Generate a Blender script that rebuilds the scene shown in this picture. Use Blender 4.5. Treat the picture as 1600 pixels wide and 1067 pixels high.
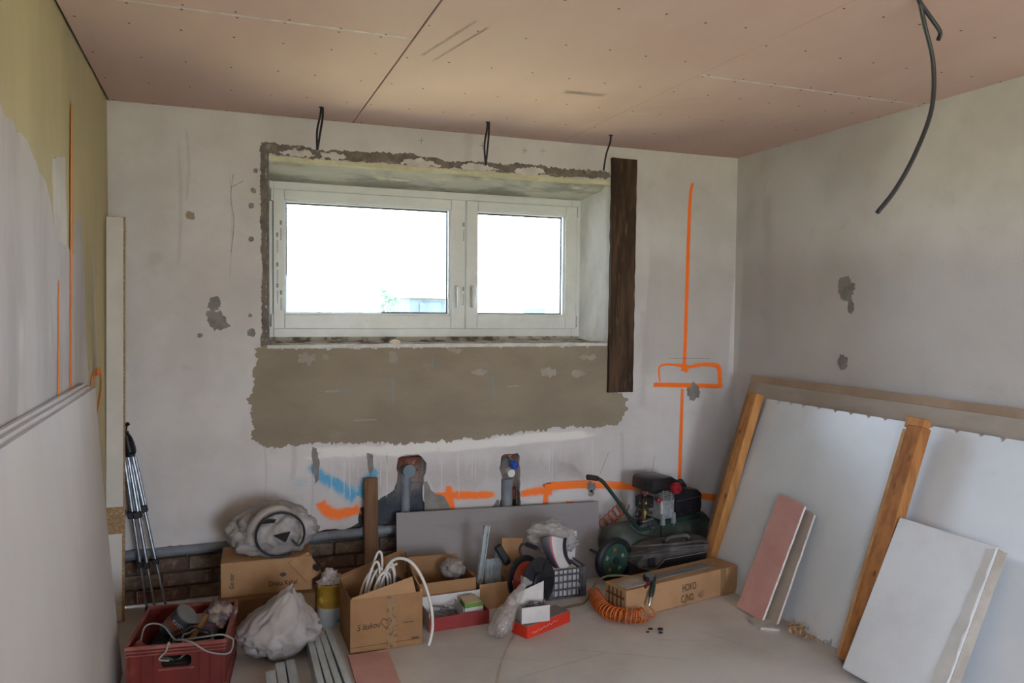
import bpy, bmesh, math, random
from mathutils import Vector, Matrix, noise
from mathutils.geometry import tessellate_polygon

for o in list(bpy.data.objects):
    bpy.data.objects.remove(o, do_unlink=True)
scene = bpy.context.scene
COL = scene.collection
random.seed(7)
PI = math.pi
W, H = 3.805, 2.60            # room width, ceiling height; back wall at y = 0
Y_REAR = -8.0

# ------------------------------------------------------------------ camera
cam_d = bpy.data.cameras.new('camera')
cam_d.sensor_width = 36.0
cam_d.lens = 1219.08 * 36.0 / 1600.0
cam_d.clip_start = 0.05
cam_d.clip_end = 300
cam = bpy.data.objects.new('camera', cam_d)
COL.objects.link(cam)
_yaw, _pitch, _roll = .3595, .0399, .0091
_F = Vector((math.sin(_yaw)*math.cos(_pitch), math.cos(_yaw)*math.cos(_pitch), -math.sin(_pitch)))
_R0 = Vector((math.cos(_yaw), -math.sin(_yaw), 0))
_U0 = _R0.cross(_F)
_R = _R0*math.cos(_roll) + _U0*math.sin(_roll)
_U = _U0*math.cos(_roll) - _R0*math.sin(_roll)
cam.matrix_world = Matrix(((_R.x, _U.x, -_F.x, .5224), (_R.y, _U.y, -_F.y, -4.4374), (_R.z, _U.z, -_F.z, 1.5617), (0, 0, 0, 1)))
scene.camera = cam

# ------------------------------------------------------------------ sky, sun, portals, exposure
world = bpy.data.worlds.new('overcast_sky')
scene.world = world
world.use_nodes = True
_bg = world.node_tree.nodes['Background']
_bg.inputs[0].default_value = (0.79, 0.92, 1.12, 1)
_bg.inputs[1].default_value = 13.0

sun_d = bpy.data.lights.new('sun', 'SUN')
sun_d.energy = 34.0
sun_d.angle = math.radians(2.5)
sun_d.color = (1.0, 0.95, 0.86)
sun = bpy.data.objects.new('sun', sun_d)
COL.objects.link(sun)
sun.rotation_euler = Vector((-.72, -.10, -.69)).to_track_quat('-Z', 'Y').to_euler()


def portal(name, loc, sx, sz, facing):
    d = bpy.data.lights.new(name, 'AREA')
    d.shape = 'RECTANGLE'
    d.size, d.size_y = sx, sz
    d.cycles.is_portal = True
    o = bpy.data.objects.new(name, d)
    COL.objects.link(o)
    o.location = loc
    o.rotation_euler = Vector(facing).to_track_quat('-Z', 'Z').to_euler()


REAR_X0, REAR_X1, REAR_Z1 = 1.5, 3.1, 2.1
SIDE_Y0, SIDE_Y1 = -6.4, -5.2
portal('side_window_portal', (-.12, (SIDE_Y0+SIDE_Y1)/2, 1.5), SIDE_Y1-SIDE_Y0, 1.3, (1, 0, 0))
portal('window_portal', (1.77, .42, 1.85), 2.0, .95, (0, -1, 0))
portal('rear_opening_portal', ((REAR_X0+REAR_X1)/2, Y_REAR-.1, REAR_Z1/2), REAR_X1-REAR_X0, REAR_Z1, (0, 1, 0))

scene.view_settings.view_transform = 'Standard'
scene.view_settings.look = 'None'
scene.view_settings.gamma = 1.0
scene.view_settings.use_curve_mapping = False
scene.view_settings.exposure = 0.68


# ------------------------------------------------------------------ materials
def lin(c):
    if isinstance(c, str):
        c = [int(c[i:i+2], 16)/255 for i in (0, 2, 4)]
        return tuple(v/12.92 if v <= .04045 else ((v+.055)/1.055)**2.4 for v in c)
    return tuple(c[:3])


_mats = {}


def M(name, col, rough=.8, col2=None, scale=6.0, stretch=(1, 1, 1), detail=4.0, lo=.35, hi=.65, metal=0.0, bump=0.0, bscale=60.0,
      spec=.3, col3=None, scale3=40.0, lo3=.58, hi3=.72, fac3=1.0, transl=0.0, transp=0.0, coat=0.0, seed=0.0, wave=None):
    """procedural principled material; noise mixes col -> col2, a finer noise adds col3"""
    if name in _mats:
        return _mats[name]
    m = bpy.data.materials.new(name)
    _mats[name] = m
    m.use_nodes = True
    nt = m.node_tree
    nd, lk = nt.nodes, nt.links
    b = nd['Principled BSDF']
    b.inputs['Roughness'].default_value = rough
    b.inputs['Metallic'].default_value = metal
    b.inputs['Specular IOR Level'].default_value = spec
    if coat:
        b.inputs['Coat Weight'].default_value = coat
    tc = nd.new('ShaderNodeTexCoord')
    mp = nd.new('ShaderNodeMapping')
    mp.inputs['Scale'].default_value = stretch
    mp.inputs['Location'].default_value = (seed, seed*.7, seed*.3)
    lk.new(tc.outputs['Object'], mp.inputs['Vector'])
    c1 = lin(col)
    cur = None
    if col2 is None:
        col2 = tuple(v*.88 for v in c1)
    nz = nd.new('ShaderNodeTexNoise')
    nz.inputs['Scale'].default_value = scale
    nz.inputs['Detail'].default_value = detail
    nz.inputs['Roughness'].default_value = .62
    lk.new(mp.outputs['Vector'], nz.inputs['Vector'])
    rp = nd.new('ShaderNodeMapRange')
    rp.interpolation_type = 'SMOOTHSTEP'
    rp.inputs['From Min'].default_value = lo
    rp.inputs['From Max'].default_value = hi
    lk.new(nz.outputs['Fac'], rp.inputs['Value'])
    mx = nd.new('ShaderNodeMix')
    mx.data_type = 'RGBA'
    mx.inputs[6].default_value = (*c1, 1)
    mx.inputs[7].default_value = (*lin(col2), 1)
    lk.new(rp.outputs['Result'], mx.inputs[0])
    cur = mx.outputs[2]
    if col3 is not None:
        n3 = nd.new('ShaderNodeTexNoise')
        n3.inputs['Scale'].default_value = scale3
        n3.inputs['Detail'].default_value = 3
        lk.new(mp.outputs['Vector'], n3.inputs['Vector'])
        r3 = nd.new('ShaderNodeMapRange')
        r3.interpolation_type = 'SMOOTHSTEP'
        r3.inputs['From Min'].default_value = lo3
        r3.inputs['From Max'].default_value = hi3
        r3.inputs['To Max'].default_value = fac3
        lk.new(n3.outputs['Fac'], r3.inputs['Value'])
        m3 = nd.new('ShaderNodeMix')
        m3.data_type = 'RGBA'
        lk.new(r3.outputs['Result'], m3.inputs[0])
        lk.new(cur, m3.inputs[6])
        m3.inputs[7].default_value = (*lin(col3), 1)
        cur = m3.outputs[2]
    lk.new(cur, b.inputs['Base Color'])
    if bump:
        nb = nd.new('ShaderNodeTexNoise')
        nb.inputs['Scale'].default_value = bscale
        nb.inputs['Detail'].default_value = 3
        lk.new(mp.outputs['Vector'], nb.inputs['Vector'])
        bp = nd.new('ShaderNodeBump')
        bp.inputs['Strength'].default_value = bump
        bp.inputs['Distance'].default_value = .004
        lk.new(nb.outputs['Fac'], bp.inputs['Height'])
        lk.new(bp.outputs['Normal'], b.inputs['Normal'])
    out = nd['Material Output']
    sh = b.outputs[0]
    if transl:
        t = nd.new('ShaderNodeBsdfTranslucent')
        lk.new(cur, t.inputs['Color'])
        ms = nd.new('ShaderNodeMixShader')
        ms.inputs[0].default_value = transl
        lk.new(sh, ms.inputs[1])
        lk.new(t.outputs[0], ms.inputs[2])
        sh = ms.outputs[0]
    if transp:
        t = nd.new('ShaderNodeBsdfTransparent')
        ms = nd.new('ShaderNodeMixShader')
        ms.inputs[0].default_value = transp
        lk.new(sh, ms.inputs[1])
        lk.new(t.outputs[0], ms.inputs[2])
        sh = ms.outputs[0]
    lk.new(sh, out.inputs['Surface'])
    return m


def spray_mat(name, col, soft=.5, gain=1.0, amp=.5, nscale=25.0, stretch=(1, 1, 1), maxa=.95):
    """paint or dirt lying on a surface; it thins out towards the ribbon's edges (UV) with a noisy border"""
    if name in _mats:
        return _mats[name]
    m = bpy.data.materials.new(name)
    _mats[name] = m
    m.use_nodes = True
    nt = m.node_tree
    nd, lk = nt.nodes, nt.links
    b = nd['Principled BSDF']
    b.inputs['Base Color'].default_value = (*lin(col), 1)
    b.inputs['Roughness'].default_value = .8
    b.inputs['Specular IOR Level'].default_value = .2
    uv = nd.new('ShaderNodeUVMap')
    sp = nd.new('ShaderNodeSeparateXYZ')
    lk.new(uv.outputs[0], sp.inputs[0])

    def math_(op, a, bb=None):
        n = nd.new('ShaderNodeMath')
        n.operation = op
        for i, v in enumerate((a, bb)):
            if v is None:
                continue
            if isinstance(v, (int, float)):
                n.inputs[i].default_value = v
            else:
                lk.new(v, n.inputs[i])
        return n.outputs[0]
    dv = math_('SUBTRACT', 1.0, math_('ABSOLUTE', math_('SUBTRACT', math_('MULTIPLY', sp.outputs[1], 2.0), 1.0)))
    du = math_('MULTIPLY', math_('SUBTRACT', .5, math_('ABSOLUTE', math_('SUBTRACT', sp.outputs[0], .5))), 14.0 if soft < .7 else 7.0)
    edge = math_('MINIMUM', dv, du)
    tc = nd.new('ShaderNodeTexCoord')
    mp = nd.new('ShaderNodeMapping')
    mp.inputs['Scale'].default_value = stretch
    lk.new(tc.outputs['Object'], mp.inputs[0])
    nz = nd.new('ShaderNodeTexNoise')
    nz.inputs['Scale'].default_value = nscale
    nz.inputs['Detail'].default_value = 5
    lk.new(mp.outputs[0], nz.inputs['Vector'])
    nn = math_('MULTIPLY', math_('SUBTRACT', nz.outputs['Fac'], .5), amp)
    v = math_('MULTIPLY', edge, math_('ADD', math_('MULTIPLY', nn, 2.0), 1.0))
    mr = nd.new('ShaderNodeMapRange')
    mr.interpolation_type = 'SMOOTHSTEP'
    mr.inputs['From Min'].default_value = .5 - soft*.5
    mr.inputs['From Max'].default_value = .5 + soft*.5
    mr.inputs['To Max'].default_value = maxa
    mr.inputs['From Min'].default_value = max(.02, (.35-soft*.5)/gain + .02)
    mr.inputs['From Max'].default_value = (.35+soft*.5)/gain
    lk.new(v, mr.inputs['Value'])
    cov = math_('POWER', mr.outputs[0], 1.0 if soft < .7 else 1.5)
    fine = nd.new('ShaderNodeTexNoise')                 # paint lands as fine speckles: covered or bare
    fine.inputs['Scale'].default_value = 420.0
    fine.inputs['Detail'].default_value = 1.0
    lk.new(tc.outputs['Object'], fine.inputs['Vector'])
    fr_ = nd.new('ShaderNodeMapRange')
    fr_.inputs['From Min'].default_value = .30
    fr_.inputs['From Max'].default_value = .70
    lk.new(fine.outputs['Fac'], fr_.inputs['Value'])
    st = nd.new('ShaderNodeMapRange')
    st.interpolation_type = 'SMOOTHSTEP'
    st.inputs['From Min'].default_value = -.03
    st.inputs['From Max'].default_value = .03
    lk.new(math_('SUBTRACT', math_('MULTIPLY', cov, 1.06), fr_.outputs['Result']), st.inputs['Value'])
    gate = math_('MULTIPLY', st.outputs['Result'], math_('GREATER_THAN', cov, .012))
    lk.new(gate, b.inputs['Alpha'])
    return m


# ------------------------------------------------------------------ mesh builder
def rotm(rx=0, ry=0, rz=0):
    return Matrix.Rotation(rz, 4, 'Z') @ Matrix.Rotation(ry, 4, 'Y') @ Matrix.Rotation(rx, 4, 'X')


def frame(o, x, y, z):
    """matrix from an origin and three axes"""
    x, y, z = Vector(x).normalized(), Vector(y).normalized(), Vector(z).normalized()
    return Matrix(((x.x, y.x, z.x, o[0]), (x.y, y.y, z.y, o[1]), (x.z, y.z, z.z, o[2]), (0, 0, 0, 1)))


class MB:
    def __init__(self):
        self.bm = bmesh.new()

    def box(self, x0, x1, y0, y1, z0, z1, mat=None, bev=0.0, seg=1):
        vs = [self.bm.verts.new(Vector(p)) for p in ((x0, y0, z0), (x1, y0, z0), (x1, y1, z0), (x0, y1, z0), (x0, y0, z1), (x1, y0, z1), (x1, y1, z1), (x0, y1, z1))]
        fs = [self.bm.faces.new([vs[i] for i in q]) for q in ((0, 3, 2, 1), (4, 5, 6, 7), (0, 1, 5, 4), (1, 2, 6, 5), (2, 3, 7, 6), (3, 0, 4, 7))]
        if bev:
            es = list({e for f in fs for e in f.edges})
            r = bmesh.ops.bevel(self.bm, geom=es, offset=bev, segments=seg, affect='EDGES', profile=.5)
            vs = list({v for f in r['faces'] for v in f.verts} | {v for v in vs if v.is_valid})
        if mat is not None:
            for v in vs:
                v.co = mat @ v.co
        return self

    def cbox(self, c, s, mat=None, bev=0.0, seg=1):
        return self.box(c[0]-s[0]/2, c[0]+s[0]/2, c[1]-s[1]/2, c[1]+s[1]/2, c[2]-s[2]/2, c[2]+s[2]/2, mat, bev, seg)

    def hexa(self, pts):
        """8 points: bottom ring 0-3, top ring 4-7"""
        vs = [self.bm.verts.new(Vector(p)) for p in pts]
        for q in ((0, 3, 2, 1), (4, 5, 6, 7), (0, 1, 5, 4), (1, 2, 6, 5), (2, 3, 7, 6), (3, 0, 4, 7)):
            self.bm.faces.new([vs[i] for i in q])
        return self

    def tube(self, pts, r, n=8, closed=False, cap=True):
        pts = [Vector(p) for p in pts]
        N = len(pts)
        rs = r if isinstance(r, (list, tuple)) else [r]*N
        rings = []
        prev = None
        for i, p in enumerate(pts):
            if closed:
                t = pts[(i+1) % N]-pts[i-1]
            else:
                t = pts[min(i+1, N-1)]-pts[max(i-1, 0)]
            if t.length < 1e-9:
                t = Vector((0, 0, 1))
            t.normalize()
            if prev is None:
                a = Vector((0, 0, 1)) if abs(t.z) < .9 else Vector((1, 0, 0))
                u = t.cross(a).normalized()
            else:
                u = prev-t*prev.dot(t)
                u = u.normalized() if u.length > 1e-6 else t.orthogonal().normalized()
            prev = u
            v = t.cross(u)
            rings.append([self.bm.verts.new(p+(u*math.cos(2*PI*k/n)+v*math.sin(2*PI*k/n))*rs[i]) for k in range(n)])
        m = N if closed else N-1
        for i in range(m):
            a, b = rings[i], rings[(i+1) % N]
            for k in range(n):
                self.bm.faces.new((a[k], a[(k+1) % n], b[(k+1) % n], b[k]))
        if not closed and cap:
            self.bm.faces.new(rings[0][::-1])
            self.bm.faces.new(rings[-1])
        return self

    def cyl(self, p0, p1, r, n=20, r1=None):
        return self.tube([p0, p1], [r, r if r1 is None else r1], n)

    def lathe(self, prof, n=28, mat=None, cap=True):
        """prof: (radius, height) around local z"""
        mat = mat or Matrix()
        rings = []
        for (r, z) in prof:
            rings.append([self.bm.verts.new(mat @ Vector((r*math.cos(2*PI*k/n), r*math.sin(2*PI*k/n), z))) for k in range(n)])
        for a, b in zip(rings, rings[1:]):
            for k in range(n):
                self.bm.faces.new((a[k], a[(k+1) % n], b[(k+1) % n], b[k]))
        if cap:
            self.bm.faces.new(rings[0][::-1])
            self.bm.faces.new(rings[-1])
        return self

    def prism(self, outer, d0, d1, mat=None, holes=()):
        """polygon in local (a, b) extruded along local c from d0 to d1; mat maps (a, b, c)"""
        mat = mat or Matrix()
        loops = [outer]+list(holes)
        flat = [p for l in loops for p in l]
        tris = tessellate_polygon([[Vector((p[0], p[1], 0)) for p in l] for l in loops])
        A = [self.bm.verts.new(mat @ Vector((p[0], p[1], d0))) for p in flat]
        B = [self.bm.verts.new(mat @ Vector((p[0], p[1], d1))) for p in flat]
        for t in tris:
            for S, o in ((A, 1), (B, -1)):
                try:
                    self.bm.faces.new([S[i] for i in (t if o == 1 else t[::-1])])
                except ValueError:
                    pass
        k = 0
        for l in loops:
            n = len(l)
            for i in range(n):
                a, b = k+i, k+(i+1) % n
                try:
                    self.bm.faces.new((A[a], A[b], B[b], B[a]))
                except ValueError:
                    pass
            k += n
        return self

    def grid(self, fn, nu, nv, thick=0.0):
        """surface fn(u, v); with thick it becomes a closed sheet offset by fn's third-party normal"""
        V = [[self.bm.verts.new(Vector(fn(i/nu, j/nv))) for j in range(nv+1)] for i in range(nu+1)]
        fs = []
        for i in range(nu):
            for j in range(nv):
                fs.append(self.bm.faces.new((V[i][j], V[i+1][j], V[i+1][j+1], V[i][j+1])))
        if thick:
            bmesh.ops.solidify(self.bm, geom=fs, thickness=thick)
        return self

    def build(self, name, mat, parent=None, world=False, smooth=None, uvfn=None):
        bm = self.bm
        bmesh.ops.recalc_face_normals(bm, faces=bm.faces)
        if world and parent is not None:
            bm.transform(mloc(parent).inverted())
        me = bpy.data.meshes.new(name)
        bm.to_mesh(me)
        bm.free()
        if mat is not None:
            me.materials.append(mat)
        if smooth:
            me.shade_smooth()
            me.set_sharp_from_angle(angle=math.radians(smooth))
        o = bpy.data.objects.new(name, me)
        COL.objects.link(o)
        if parent is not None:
            o.parent = parent
        return o


def mloc(o):
    m = o.matrix_basis.copy()
    if o.parent is not None:
        m = mloc(o.parent) @ m
    return m


def tag(o, label=None, cat=None, group=None, kind=None):
    if label:
        o['label'] = label
    if cat:
        o['category'] = cat
    if group:
        o['group'] = group
    if kind:
        o['kind'] = kind
    return o


def thing(name, label, cat, loc=(0, 0, 0), rotz=0.0, group=None, kind=None, mat=None):
    o = bpy.data.objects.new(name, None)
    o.empty_display_size = .05
    COL.objects.link(o)
    if mat is not None:
        o.matrix_basis = mat
    else:
        o.location = loc
        o.rotation_euler = (0, 0, rotz)
    return tag(o, label, cat, group, kind)


def one(mb, name, mat, label, cat, group=None, smooth=None, kind=None):
    """a thing that is one mesh, built in world coordinates; its origin is moved to its base"""
    bm = mb.bm
    xs = [v.co for v in bm.verts]
    c = Vector(((min(v.x for v in xs)+max(v.x for v in xs))/2, (min(v.y for v in xs)+max(v.y for v in xs))/2, min(v.z for v in xs)))
    bm.transform(Matrix.Translation(-c))
    o = mb.build(name, mat, smooth=smooth)
    o.location = c
    return tag(o, label, cat, group, kind)


def text(body, size, mat, parent, m, xs=1.0, ext=.0004, name='lettering', shear=0.0, bold=0.0, bend=0.0):
    c = bpy.data.curves.new(name, 'FONT')
    c.body = body
    c.size = size
    c.extrude = ext
    c.shear = shear
    c.offset = bold
    c.align_x = 'CENTER'
    c.align_y = 'CENTER'
    c.resolution_u = 3
    t = bpy.data.objects.new(name+'_curve', c)
    me = bpy.data.meshes.new_from_object(t)
    bpy.data.objects.remove(t)
    bpy.data.curves.remove(c)
    me.transform(m @ Matrix.Diagonal((xs, 1, 1, 1)))
    if bend:                                            # wrap round a can about local z
        for v in me.vertices:
            v.co = (bend*math.sin(v.co.x/bend), -bend*math.cos(v.co.x/bend), v.co.z)
    me.materials.clear()
    me.materials.append(mat)
    me.name = name
    o = bpy.data.objects.new(name, me)
    COL.objects.link(o)
    o.parent = parent
    return o


def ribbon(name, pts, widths, mat, parent, mp, off=.0012, n_sub=6):
    """paint ribbon along 2-d points of a surface; mp(a, b, off) gives the 3-d point; UV runs along and across"""
    P = []
    N = len(pts)
    if off < .003:
        off *= .25
    ws = widths if isinstance(widths, (list, tuple)) else [widths]*N
    for i in range(N-1):
        p0, p1, p2, p3 = [Vector(pts[max(0, min(N-1, i+k))]) for k in (-1, 0, 1, 2)]
        for s in range(n_sub):
            t = s/n_sub
            q = .5*((2*p1)+(-p0+p2)*t+(2*p0-5*p1+4*p2-p3)*t*t+(-p0+3*p1-3*p2+p3)*t*t*t)
            P.append((q, ws[i]*(1-t)+ws[i+1]*t))
    P.append((Vector(pts[-1]), ws[-1]))
    bm = bmesh.new()
    uvl = bm.loops.layers.uv.new('UVMap')
    L = []
    n = len(P)
    for i, (q, w) in enumerate(P):
        t = P[min(i+1, n-1)][0]-P[max(i-1, 0)][0]
        t = t.normalized() if t.length > 1e-9 else Vector((1, 0))
        nn = Vector((-t.y, t.x))*w*.5
        L.append((bm.verts.new(mp(*(q-nn), off)), bm.verts.new(mp(*(q+nn), off))))
    for i in range(n-1):
        f = bm.faces.new((L[i][0], L[i+1][0], L[i+1][1], L[i][1]))
        for lp, uv in zip(f.loops, ((i/(n-1), 0), ((i+1)/(n-1), 0), ((i+1)/(n-1), 1), (i/(n-1), 1))):
            lp[uvl].uv = uv
    me = bpy.data.meshes.new(name)
    bm.to_mesh(me)
    bm.free()
    me.materials.append(mat)
    o = bpy.data.objects.new(name, me)
    COL.objects.link(o)
    o.parent = parent
    return o


def ragged(pts, amp=.01, step=.02, seed=0.0, freq=18.0, closed=True):
    """subdivide a polygon's outline and roughen it"""
    out = []
    n = len(pts)
    for i in range(n if closed else n-1):
        a, b = Vector(pts[i]), Vector(pts[(i+1) % n])
        k = max(1, int((b-a).length/step))
        t = (b-a).normalized()
        nn = Vector((-t.y, t.x))
        for j in range(k):
            p = a+(b-a)*(j/k)
            d = noise.noise(Vector((p.x*freq+seed, p.y*freq, seed*3.1)))+.8*noise.noise(Vector((p.x*freq*3+seed, p.y*freq*3, seed)))+.7*noise.noise(Vector((p.x*freq*8+seed, p.y*freq*8, seed)))
            out.append(tuple(p+nn*d*amp))
    return out


XZ = Matrix(((1, 0, 0, 0), (0, 0, 1, 0), (0, 1, 0, 0), (0, 0, 0, 1)))       # (a, b, c) -> (x = a, z = b, y = c)
YZ = Matrix(((0, 0, 1, 0), (1, 0, 0, 0), (0, 1, 0, 0), (0, 0, 0, 1)))       # (a, b, c) -> (y = a, z = b, x = c)


def back_pt(a, b, off):
    return Vector((a, -off, b))


def left_pt(a, b, off):
    return Vector((off, a, b))


def right_pt(a, b, off):
    return Vector((W-off, a, b))


def ceil_pt(a, b, off):
    return Vector((a, b, H-off))


def floor_pt(a, b, off):
    return Vector((a, b, off))


def circle(cx, cy, r, n=16, ry=None, a0=0):
    return [(cx+r*math.cos(a0+2*PI*k/n), cy+(ry or r)*math.sin(a0+2*PI*k/n)) for k in range(n)]


# ================================================================== STRUCTURE
m_plaster = M('old_plaster', 'd0cbca', .9, 'c2bcba', 1.6, detail=6, lo=.38, hi=.66, bump=.25, bscale=90, col3='b3acaa', scale3=7, lo3=.6, hi3=.8, fac3=.5, spec=.15)
m_plaster_r = M('old_plaster_side', 'd2cfcd', .9, 'c4c0bd', 1.3, detail=6, lo=.4, hi=.68, bump=.2, bscale=80, col3='b0acaa', scale3=5, lo3=.6, hi3=.8, fac3=.5, spec=.15)
m_yellow = M('yellow_wall_paint', 'bfb28c', .85, 'b0a482', 1.5, stretch=(1, 1, .35), detail=5, lo=.4, hi=.65, bump=.12, bscale=60, spec=.15)
m_skim = M('grey_skim_coat', 'c3bcb8', .9, 'b0a9a4', 2.4, stretch=(1, 1, .3), detail=6, lo=.38, hi=.62, col3='cfc9c4', scale3=5, lo3=.55, hi3=.75, spec=.15)
m_core = M('masonry_mortar', '7b6f66', .95, '665b54', 9, detail=5, bump=.5, bscale=40)
m_render = M('brown_render', '978b7a', .92, '8a7e6e', 3, stretch=(.5, 1, 1), detail=6, lo=.38, hi=.66, bump=.2, bscale=140, col3='a2978a', scale3=10, lo3=.62, hi3=.8, fac3=.55, spec=.12)
m_mortar_dark = M('dark_mortar', '7f766d', .95, '6a615a', 14, detail=6, bump=.5, bscale=70, col3='948b80', scale3=24, lo3=.58, hi3=.72, spec=.1)
m_mortar_grey = M('grey_mortar', '8e8984', .95, '7c7772', 14, detail=6, bump=.4, bscale=80, spec=.1)
m_filler_white = M('white_filler', 'd2ccc6', .9, 'bfb8b2', 12, detail=5, bump=.2, spec=.15)
m_board_pink = M('pink_plasterboard', 'd1b5aa', .85, 'c8a99e', 1.2, stretch=(1, .4, 1), detail=5, lo=.35, hi=.7, spec=.2, col3='cdb3a4', scale3=3.5, lo3=.55, hi3=.8, fac3=.5)
m_gyps = M('cut_gypsum_edge', 'dcd4cd', .9, 'c8bfb8', 20)
m_floor = M('dusty_concrete', 'c6c2be', .44, 'b4afab', 1.7, detail=7, lo=.36, hi=.66, bump=.12, bscale=50, col3='c9c2bd', scale3=5, lo3=.55, hi3=.75, fac3=.6, spec=.35)
m_screw = M('dark_screw', '4d413c', .5, metal=.4)
m_black = M('black_plastic', '17161a', .5, '201f23', 12, spec=.4)
m_spot = spray_mat('grey_scuff', '83766f', soft=.9, amp=.6, nscale=18, maxa=.55)

# floor slab
fl = MB().box(-.3, W+.3, Y_REAR-.3, .5, -.15, 0).build('floor', m_floor)
tag(fl, 'dusty grey concrete floor of the room', 'floor', kind='structure')

# --- back wall: plaster coat with ragged lower edge over brick masonry
OX0, OX1, OZ0, OZ1 = .77, 2.865, 1.355, 2.385
low = [(2.27, .0), (2.255, .36), (2.25, .5), (2.247, .665), (2.235, .685), (2.17, .69), (2.128, .675), (2.118, .60), (2.135, .53), (2.12, .37), (2.06, .34), (2.05, .0),
       (1.80, .0), (1.78, .33), (1.72, .37), (1.665, .39), (1.645, .44), (1.64, .52), (1.655, .60), (1.66, .66), (1.635, .70), (1.59, .722), (1.53, .718), (1.49, .70), (1.478, .64), (1.487, .56),
       (1.47, .515), (1.40, .478), (1.31, .445), (1.268, .425), (1.262, .34), (1.22, .318), (1.0, .316), (.78, .312), (.55, .300), (.38, .296), (.3, .305), (.2, .296), (.12, .302), (0, .292)]
low_r = ragged(low, .008, .022, 3.0, 26, closed=False)
low_r = [p for p in low_r if p[0] > .005]
low_r = [(p[0], 0.0) if p[1] < .02 else p for p in low_r]
outer = [(0, H), (W, H), (W, 0)]+low_r+[(0, .295)]
hole = [(OX0, OZ0), (OX0, OZ1), (OX1, OZ1), (OX1, OZ0)]
wall_back = MB().prism(outer, 0, .035, XZ, [hole]).build('wall_back', m_plaster)
tag(wall_back, 'old whitewashed plaster wall with the window, spray marks and exposed bricks at its foot', 'wall', kind='structure')
niche1 = [(1.495, .42), (1.495, .70), (1.64, .70), (1.64, .42)]
niche2 = [(2.125, .30), (2.125, .672), (2.245, .672), (2.245, .30)]
MB().prism([(-.2, H+.2), (W+.2, H+.2), (W+.2, -.1), (-.2, -.1)], .05, .13, XZ, [hole, niche1, niche2]).build('masonry', m_core, wall_back)
MB().prism([(-.2, H+.2), (W+.2, H+.2), (W+.2, -.1), (-.2, -.1)], .1301, .42, XZ, [hole]).build('masonry', m_core, wall_back)
# strip behind the plaster so that the coat has no hollow behind it
MB().prism([(0, H), (W, H), (W, .8), (0, .8)], .035, .05, XZ, [hole]).build('plaster_backing', m_core, wall_back)

# exposed bricks: courses along the foot of the wall and in the two chases
bm_cols = ['7c5c4e', '7a675a', '857564', '6c5c52', '8a7b6b', '74503f']
m_bricks = [M('old_brick_%d' % i, c, .95, '6b5a50', 14, detail=6, lo=.42, hi=.68, bump=.6, bscale=50, col3='9a8c7e', scale3=22, lo3=.55, hi3=.72, fac3=.7, seed=i*3.3, spec=.1) for i, c in enumerate(bm_cols)]
m_redbrick = M('raw_red_brick', '8d4a35', .95, '6e3a2b', 16, detail=6, bump=.7, bscale=50, col3='a5826a', scale3=18, lo3=.6, hi3=.75, spec=.1)


def brick_mesh(i, mat):
    b = MB().box(-.121, .121, -.02, .02, -.034, .034, bev=.006)
    for v in b.bm.verts:
        v.co += Vector((noise.noise(v.co*20+Vector((i, 0, 0))), noise.noise(v.co*20+Vector((0, i, 5))), noise.noise(v.co*20+Vector((7, 0, i)))))*.005
    bmesh.ops.recalc_face_normals(b.bm, faces=b.bm.faces)
    me = bpy.data.meshes.new('brick')
    b.bm.to_mesh(me)
    b.bm.free()
    me.materials.append(mat)
    return me


brick_meshes = [brick_mesh(i, m) for i, m in enumerate(m_bricks)]
red_meshes = [brick_mesh(i+9, m_redbrick) for i in range(2)]


def brick(me, x, y, z, sx=1.0, sz=1.0):
    o = bpy.data.objects.new('brick', me)
    COL.objects.link(o)
    o.location = (x, y, z)
    o.scale = (sx, 1, sz)
    o.rotation_euler = (0, random.uniform(-.01, .01), 0)
    o.parent = wall_back


for c in range(4):
    x = -.02 if c % 2 else -.145
    z = .038+c*.080
    while x < 2.2:
        o_x = x+.121
        if not (c == 3 and o_x > 1.3):
            brick(brick_meshes[random.randrange(6)], o_x+.0, .045+random.uniform(-.008, .006), z)
        x += .256
for (x, z, sx) in ((1.52, .655, .55), (1.66, .655, .55), (1.50, .575, .35), (1.61, .575, .5), (1.53, .495, .6), (1.67, .495, .45)):
    brick(red_meshes[random.randrange(2)] if z > .6 or x > 1.6 else brick_meshes[2], x, .083, z)
for (x, z, sx) in ((2.13, .655, .5), (2.25, .655, .4), (2.20, .575, .6), (2.13, .495, .5), (2.26, .495, .5), (2.2, .415, .7)):
    brick(red_meshes[random.randrange(2)], x, .083, z)

# dark damp-proofing membrane in the chase and the mortar lumps beside it
m_membrane = M('dark_membrane', '3d434b', .7, '31363d', 18, bump=.2, col3='5a6068', scale3=60, lo3=.66, hi3=.75)
MB().prism(ragged([(1.245, .325), (1.25, .43), (1.31, .45), (1.40, .48), (1.475, .52), (1.50, .545), (1.655, .54), (1.66, .33)], .004, .03, 2), .012, .034, XZ).build('membrane', m_membrane, wall_back)
MB().prism(ragged([(1.645, .545), (1.665, .555), (1.685, .50), (1.72, .475), (1.765, .46), (1.80, .40), (1.82, .34), (1.66, .30), (1.65, .42)], .007, .015, 5), -.006, .034, XZ).build('mortar_lump', m_mortar_grey, wall_back)
MB().prism(ragged([(2.03, .335), (2.075, .37), (2.11, .41), (2.13, .36), (2.12, .30), (2.04, .30)], .006, .012, 8), -.004, .03, XZ).build('mortar_lump', m_mortar_grey, wall_back)

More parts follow.
